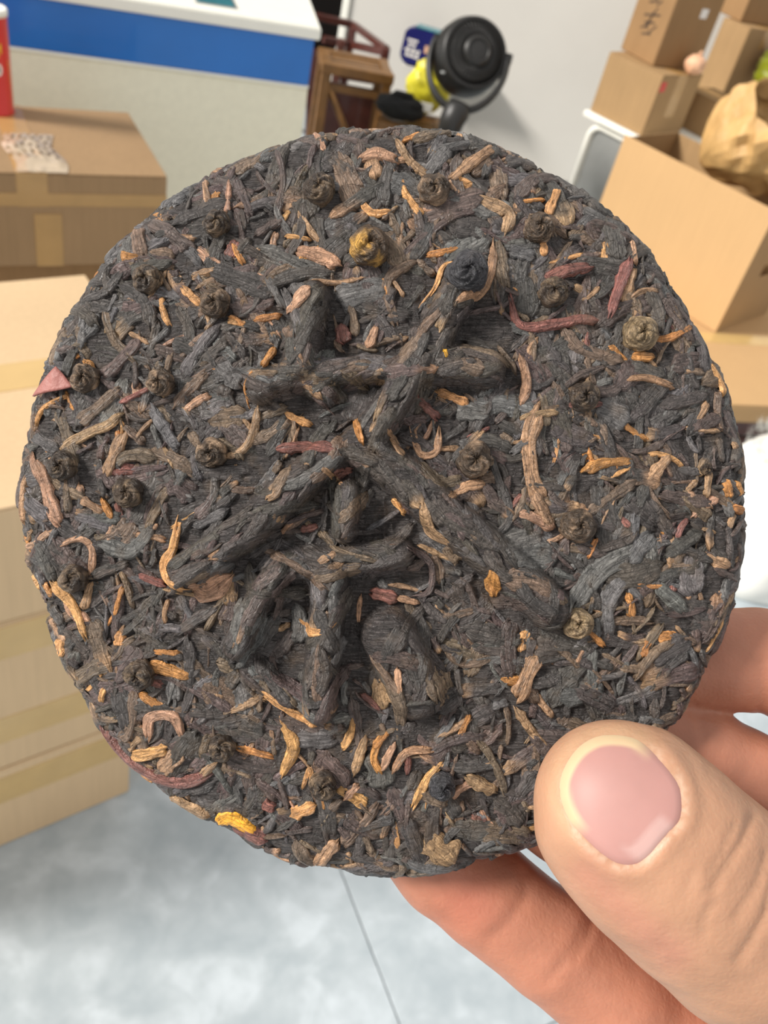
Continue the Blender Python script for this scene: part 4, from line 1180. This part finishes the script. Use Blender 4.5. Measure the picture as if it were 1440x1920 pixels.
# flat where the fingers press on the back of the cake
X3 = gx[:, None, None]; Y3 = gy[None, :, None]; Z3 = gd[None, None, :]
ccx, ccy = 0.0, (940 - 960) * CAKE_D * 1000 / F
ang = np.arctan2(-(Y3 - ccy), X3 - ccx); rad = np.hypot(X3 - ccx, Y3 - ccy)
inside = rad < (cake_R(ang) - 1.0)
back_d = CAKE_D * 1000 + EDGE + SIDE + DOME + 0.7
hand_f = np.where(inside & (Z3 > back_d - 6), np.maximum(hand_f, back_d - Z3), hand_f)
# thumb: two parallel chains give the flattened section
TD = 110.6
def thumb_row(pts, off):
    out = []
    for i, (x, y, d, r) in enumerate(pts):
        a = pts[max(0, i - 1)]; b = pts[min(len(pts) - 1, i + 1)]
        t = np.array([b[0] - a[0], b[1] - a[1]]); t = t / np.linalg.norm(t); n = np.array([-t[1], t[0]])
        k = off if i else off * .55
        out.append((x + n[0] * k, y + n[1] * k, d, r))
    return chain(out)
TP = [(1132, 1478, TD + .6, 7.1), (1160, 1512, TD, 8.0), (1200, 1556, TD - .4, 8.5), (1252, 1606, TD - .8, 8.9), (1320, 1665, TD + .2, 9.2), (1400, 1732, TD + 2, 9.6), (1490, 1800, TD + 6, 10.0), (1640, 1900, TD + 16, 12.0), (1800, 2020, FB - 4, 14.5)]
thumb = field(thumb_row(TP, 42) + thumb_row(TP, -42) + thumb_row(TP, 0), 2.6)
rim_d = CAKE_D * 1000 + DOME * np.clip(rad / cake_R(ang), 0, 1) ** DP - .25
thumb = np.where(inside & (Z3 < back_d - 5), np.maximum(thumb, Z3 - rim_d), thumb)
thumb = smin(thumb, palm, 6.0)
hand_f = smin(hand_f, thumb, .35)

def surface_nets(f):
    nx, ny, nz = f.shape
    s = f < 0
    c = [(i, j, k) for i in (0, 1) for j in (0, 1) for k in (0, 1)]
    cut = lambda a, o: a[o[0]:nx - 1 + o[0], o[1]:ny - 1 + o[1], o[2]:nz - 1 + o[2]]
    cnt = sum(cut(s, o).astype(np.int8) for o in c)
    act = (cnt > 0) & (cnt < 8)
    idx = np.full(act.shape, -1, dtype=np.int64)
    ii, jj, kk = np.nonzero(act); n = len(ii); idx[ii, jj, kk] = np.arange(n)
    acc = np.zeros((n, 3)); num = np.zeros(n)
    for o in c:
        for ax in range(3):
            if o[ax] == 1: continue
            p = list(o); p[ax] = 1
            fa = f[ii + o[0], jj + o[1], kk + o[2]]; fb = f[ii + p[0], jj + p[1], kk + p[2]]
            m = (fa < 0) != (fb < 0)
            t = np.where(m, fa / (fa - fb + 1e-12), 0)
            q = np.tile(np.array(o, float), (n, 1)); q[:, ax] += t
            acc += q * m[:, None]; num += m
    V = np.stack([ii, jj, kk], 1) + acc / num[:, None]
    quads = []
    for ax in range(3):
        a1, a2 = [(1, 2), (2, 0), (0, 1)][ax]
        sl0 = [slice(None)] * 3; sl1 = [slice(None)] * 3
        sl0[ax] = slice(0, -1); sl1[ax] = slice(1, None)
        d = s[tuple(sl0)] != s[tuple(sl1)]
        e = np.argwhere(d)
        e = e[(e[:, a1] > 0) & (e[:, a2] > 0) & (e[:, a1] < f.shape[a1] - 1) & (e[:, a2] < f.shape[a2] - 1)]
        def cell(da, db):
            q = e.copy(); q[:, a1] -= da; q[:, a2] -= db
            return idx[q[:, 0], q[:, 1], q[:, 2]]
        Q = np.stack([cell(1, 1), cell(0, 1), cell(0, 0), cell(1, 0)], 1)
        flip = ~s[e[:, 0], e[:, 1], e[:, 2]]
        Q[flip] = Q[flip][:, ::-1]
        quads.append(Q)
    Q = np.concatenate(quads)
    return V, Q[(Q >= 0).all(1)]
HV, HQ = surface_nets(hand_f)
HV = HB0 + HV * HS
# relax the grid pattern
E0 = np.concatenate([HQ[:, [0, 1]], HQ[:, [1, 2]], HQ[:, [2, 3]], HQ[:, [3, 0]]])
deg = np.bincount(E0.ravel(), minlength=len(HV)).astype(float)[:, None]
def relax(V, w):
    A = np.zeros_like(V)
    for ax in range(3):
        A[:, ax] = np.bincount(E0[:, 0], V[E0[:, 1], ax], len(V)) + np.bincount(E0[:, 1], V[E0[:, 0], ax], len(V))
    return V + w * (A / np.maximum(deg, 1) - V)
for _ in range(6):
    HV = relax(HV, .5); HV = relax(HV, -.47)
HV = relax(HV, .4)
def normals(V):
    n = np.cross(V[HQ[:, 2]] - V[HQ[:, 0]], V[HQ[:, 3]] - V[HQ[:, 1]])
    N = np.zeros_like(V)
    for k in range(4):
        for ax in range(3): N[:, ax] += np.bincount(HQ[:, k], n[:, ax], len(V))
    return N / (np.linalg.norm(N, axis=1)[:, None] + 1e-9)
HN = normals(HV)
if np.mean(np.einsum('ij,ij->i', HN, HV - HV.mean(0))) < 0:
    HN = -HN; HQ = HQ[:, ::-1]
PX = 720 + HV[:, 0] / HV[:, 2] * F; PY = 960 + HV[:, 1] / HV[:, 2] * F
def seg_dist(px, py, poly):
    d = np.full(px.shape, 1e9)
    for (x0, y0), (x1, y1) in zip(poly[:-1], poly[1:]):
        ex, ey = x1 - x0, y1 - y0
        t = np.clip(((px - x0) * ex + (py - y0) * ey) / (ex * ex + ey * ey + 1e-9), 0, 1)
        d = np.minimum(d, np.hypot(px - x0 - t * ex, py - y0 - t * ey))
    return d
def inside_poly(px, py, poly):
    r = np.zeros(px.shape, bool)
    n = len(poly)
    for i in range(n):
        x0, y0 = poly[i]; x1, y1 = poly[(i + 1) % n]
        c = ((y0 > py) != (y1 > py)) & (px < (x1 - x0) * (py - y0) / (y1 - y0 + 1e-9) + x0)
        r ^= c
    return r
front = (HN[:, 2] < 0.15)
is_thumb = front & (HV[:, 2] < 119.5)
is_fing = front & (HV[:, 2] > 124)
NAIL = [(1148, 1378), (1190, 1385), (1222, 1408), (1252, 1440), (1274, 1476), (1279, 1512), (1274, 1540), (1254, 1562), (1236, 1582), (1216, 1606), (1190, 1622), (1160, 1620), (1124, 1598), (1094, 1570), (1068, 1538), (1052, 1500), (1050, 1466), (1062, 1432), (1084, 1402), (1114, 1383)]
NAIL_S = [tuple(p) for p in smooth_path(NAIL * 3 + NAIL[:1], 271)[90:181]]
dn = seg_dist(PX, PY, NAIL_S)
ins = inside_poly(PX, PY, NAIL_S) & is_thumb
disp = np.zeros(len(HV))
disp -= np.where(ins, .55 * np.clip(dn / 14, 0, 1), 0)
prox = np.clip(((PX - 1130) * .755 + (PY - 1500) * .655) / 60 + .4, 0, 1)          # folds only beside and behind the nail
disp += np.where(is_thumb & ~ins, .42 * np.exp(-((dn - 16) / 15) ** 2) * prox, 0)
CREASE_T = [([(1412, 1530), (1392, 1580), (1362, 1625), (1338, 1668)], .34, 9), ([(1345, 1690), (1322, 1720), (1318, 1752)], .22, 8), ([(1440, 1712), (1412, 1762), (1386, 1800)], .34, 10),
            ([(1380, 1545), (1352, 1600), (1330, 1640)], .20, 7), ([(1440, 1600), (1420, 1660), (1380, 1720)], .25, 9), ([(1300, 1640), (1285, 1680)], .15, 8), ([(1455, 1640), (1440, 1700)], .25, 9)]
for poly, dep, wd in CREASE_T:
    disp -= np.where(is_thumb, 1.35 * dep * np.exp(-(seg_dist(PX, PY, [tuple(p) for p in smooth_path(poly, 24)]) / wd) ** 2), 0)
CREASE_F = [([(985, 1640), (984, 1680), (960, 1722), (920, 1760)], .24, 12), ([(1106, 1690), (1100, 1740), (1070, 1790), (1030, 1838)], .32, 13), ([(1116, 1700), (1108, 1750), (1080, 1800)], .25, 7),
            ([(1425, 1345), (1432, 1290), (1428, 1240)], .25, 10), ([(1290, 1310), (1310, 1345), (1320, 1390)], .25, 10)]
for poly, dep, wd in CREASE_F:
    disp -= np.where(is_fing, dep * np.exp(-(seg_dist(PX, PY, [tuple(p) for p in smooth_path(poly, 24)]) / wd) ** 2), 0)
HV0 = HV.copy()
HV = HV + HN * disp[:, None]
# skin tone: warm tan, pinker on the pads and round the nail; shaded fingers painted redder
tan_ = np.array([.46, .252, .155]); pink = np.array([.47, .20, .125]); rose = np.array([.49, .22, .155])
kf = np.clip((HV[:, 2] - 117) / 8, 0, 1)[:, None]  # fingers behind: reddish light through the skin put into the tone
sc_ = tan_ * (1 - kf) + pink * kf
tipk = np.exp(-(np.hypot(PX - 880, PY - 1690) / 70) ** 2)[:, None] * kf
sc_ = sc_ * (1 - .55 * tipk) + np.array([.46, .14, .09]) * .55 * tipk
sidek = np.where(is_thumb, np.exp(-(seg_dist(PX, PY, [(1100, 1640), (1200, 1740), (1260, 1790)]) / 38) ** 2), 0)[:, None]
sc_ = sc_ * (1 - .6 * sidek) + rose * .6 * sidek
edgek = np.where(is_thumb & ~ins, np.exp(-((dn - 10) / 16) ** 2) * (1 - prox), 0)[:, None]
sc_ = sc_ * (1 - .5 * edgek) + np.array([.54, .35, .21]) * .5 * edgek
dryk = np.where(is_thumb & ~ins, np.exp(-((dn - 5) / 5) ** 2) * prox * (vnoise(PX * .12, PY * .12, 2) > -.1), 0)[:, None]
sc_ = sc_ * (1 - .45 * dryk) + np.array([.60, .45, .34]) * .45 * dryk
sc_ = sc_ * (1 + .05 * vnoise(HV[:, 0] * .5, HV[:, 1] * .5 + HV[:, 2] * .3, 3))[:, None]
def skin_mat(name, rough, bump):
    m, nt, b = new_mat(name)
    N, L = nt.nodes, nt.links
    at_ = N.new('ShaderNodeAttribute'); at_.attribute_name = 'skin_tone'
    tc = N.new('ShaderNodeTexCoord')
    n1 = N.new('ShaderNodeTexNoise'); n1.inputs['Scale'].default_value = 120; n1.inputs['Detail'].default_value = 5
    L.new(tc.outputs['Object'], n1.inputs['Vector'])
    r1 = N.new('ShaderNodeMapRange'); r1.inputs[1].default_value = .3; r1.inputs[2].default_value = .7; r1.inputs[3].default_value = .93; r1.inputs[4].default_value = 1.07
    L.new(n1.outputs['Fac'], r1.inputs[0])
    mx = N.new('ShaderNodeMix'); mx.data_type = 'RGBA'; mx.blend_type = 'MULTIPLY'; mx.inputs[0].default_value = 1
    L.new(at_.outputs['Color'], mx.inputs[6]); L.new(r1.outputs[0], mx.inputs[7]); L.new(mx.outputs[2], b.inputs['Base Color'])
    b.inputs['Roughness'].default_value = rough
    b.inputs['Specular IOR Level'].default_value = 0.4
    b.inputs['Subsurface Weight'].default_value = 0.25 if bump else 0.1
    b.inputs['Subsurface Radius'].default_value = (1.0, 0.35, 0.2)
    b.inputs['Subsurface Scale'].default_value = 0.003
    if bump:
        vo = N.new('ShaderNodeTexVoronoi'); vo.feature = 'DISTANCE_TO_EDGE'; vo.inputs['Scale'].default_value = 1150
        n2 = N.new('ShaderNodeTexNoise'); n2.inputs['Scale'].default_value = 420; n2.inputs['Detail'].default_value = 5
        for n in (vo, n2): L.new(tc.outputs['Object'], n.inputs['Vector'])
        b1 = N.new('ShaderNodeBump'); b1.inputs['Strength'].default_value = .45; b1.inputs['Distance'].default_value = .00012
        b2 = N.new('ShaderNodeBump'); b2.inputs['Strength'].default_value = .5; b2.inputs['Distance'].default_value = .0004
        L.new(vo.outputs['Distance'], b1.inputs['Height']); L.new(n2.outputs['Fac'], b2.inputs['Height'])
        L.new(b2.outputs['Normal'], b1.inputs['Normal']); L.new(b1.outputs['Normal'], b.inputs['Normal'])
    return m
M_skin = skin_mat('skin', .48, True)
M_nail = skin_mat('nail', .5, False)
def cam_to_local(P, org):
    W = CO + (P[:, :1] * CR + P[:, 1:2] * CD + P[:, 2:] * CF) * .001
    return W - org
h_org = CO + (hp(1700, 1900, 150) @ np.array([CR, CD, CF])) * .001
one = np.ones((len(HV), 1))
hand = mesh_obj('hand', cam_to_local(HV, h_org), HQ, M_skin, None, True, {'skin_tone': np.concatenate([sc_, one], 1)})
hand.location = Vector(h_org)
tag(hand, 'bare hand pinching the tea cake between thumb and fingers', 'hand')

# thumbnail: a curved plate laid on the thumb
sel = np.nonzero(is_thumb)[0]
tp_, td_ = np.stack([PX[sel], PY[sel]], 1), HV0[sel, 2]
keep = (tp_[:, 0] > 1000) & (tp_[:, 0] < 1320) & (tp_[:, 1] > 1330) & (tp_[:, 1] < 1680)
tp_, td_ = tp_[keep], td_[keep]
A_ = lambda x, y: np.stack([np.ones_like(x), x, y, x * x, x * y, y * y, x ** 3, x * x * y, x * y * y, y ** 3, x ** 4, x * x * y * y, y ** 4], 1)
nrm = lambda p: ((p[:, 0] - 1165) / 120, (p[:, 1] - 1500) / 120)
near = inside_poly(tp_[:, 0], tp_[:, 1], NAIL_S)
coef = np.linalg.lstsq(A_(*nrm(tp_[near])), td_[near], rcond=None)[0]
cx, cy = 1163.0, 1500.0
nr_, na_ = 16, 90
NP = np.array(NAIL_S[:90])
V = []; tc_ = []
axis = np.array([.755, .655])
for i in range(nr_ + 1):
    f = i / nr_
    P = np.array([cx, cy]) + (NP - np.array([cx, cy])) * f
    dd = A_(*nrm(P)) @ coef - .30 + (.55 if i == nr_ else 0) * .6
    V.append(np.stack([(P[:, 0] - 720) * dd / F, (P[:, 1] - 960) * dd / F, dd], 1))
    a = (P - np.array([cx, cy])) @ axis
    lat = (P - np.array([cx, cy])) @ np.array([-.655, .755])
    pinkn = np.array([.43, .225, .20]); c = np.tile(pinkn, (len(P), 1))
    de = seg_dist(P[:, 0], P[:, 1], NAIL_S)
    tipd = np.clip((-(a) + 10 - np.abs(lat) * .15) / 40, 0, 1)
    wk = (np.clip((22 - de) / 5, 0, 1) * tipd)[:, None]
    c = c * (1 - wk) + np.array([.60, .44, .27]) * wk
    lk = (np.clip((40 - de) / 10, 0, 1) * np.clip((a - 52) / 14, 0, 1) * np.clip((55 - np.abs(lat - 18)) / 16, 0, 1))[:, None]
    c = c * (1 - .6 * lk) + np.array([.56, .38, .35]) * .6 * lk
    tc_.append(c)
V = np.concatenate(V); tc_ = np.concatenate(tc_)
i = np.arange(nr_)[:, None]; k = np.arange(na_)[None, :]
NF = np.stack([(i * na_ + k).ravel(), (i * na_ + (k + 1) % na_).ravel(), ((i + 1) * na_ + (k + 1) % na_).ravel(), ((i + 1) * na_ + k).ravel()], 1)
nail = mesh_obj('thumbnail', cam_to_local(V, h_org), NF, M_nail, hand, True, {'skin_tone': np.concatenate([tc_, np.ones((len(tc_), 1))], 1)})
nail['label'] = 'glossy pink thumbnail with a pale free edge'
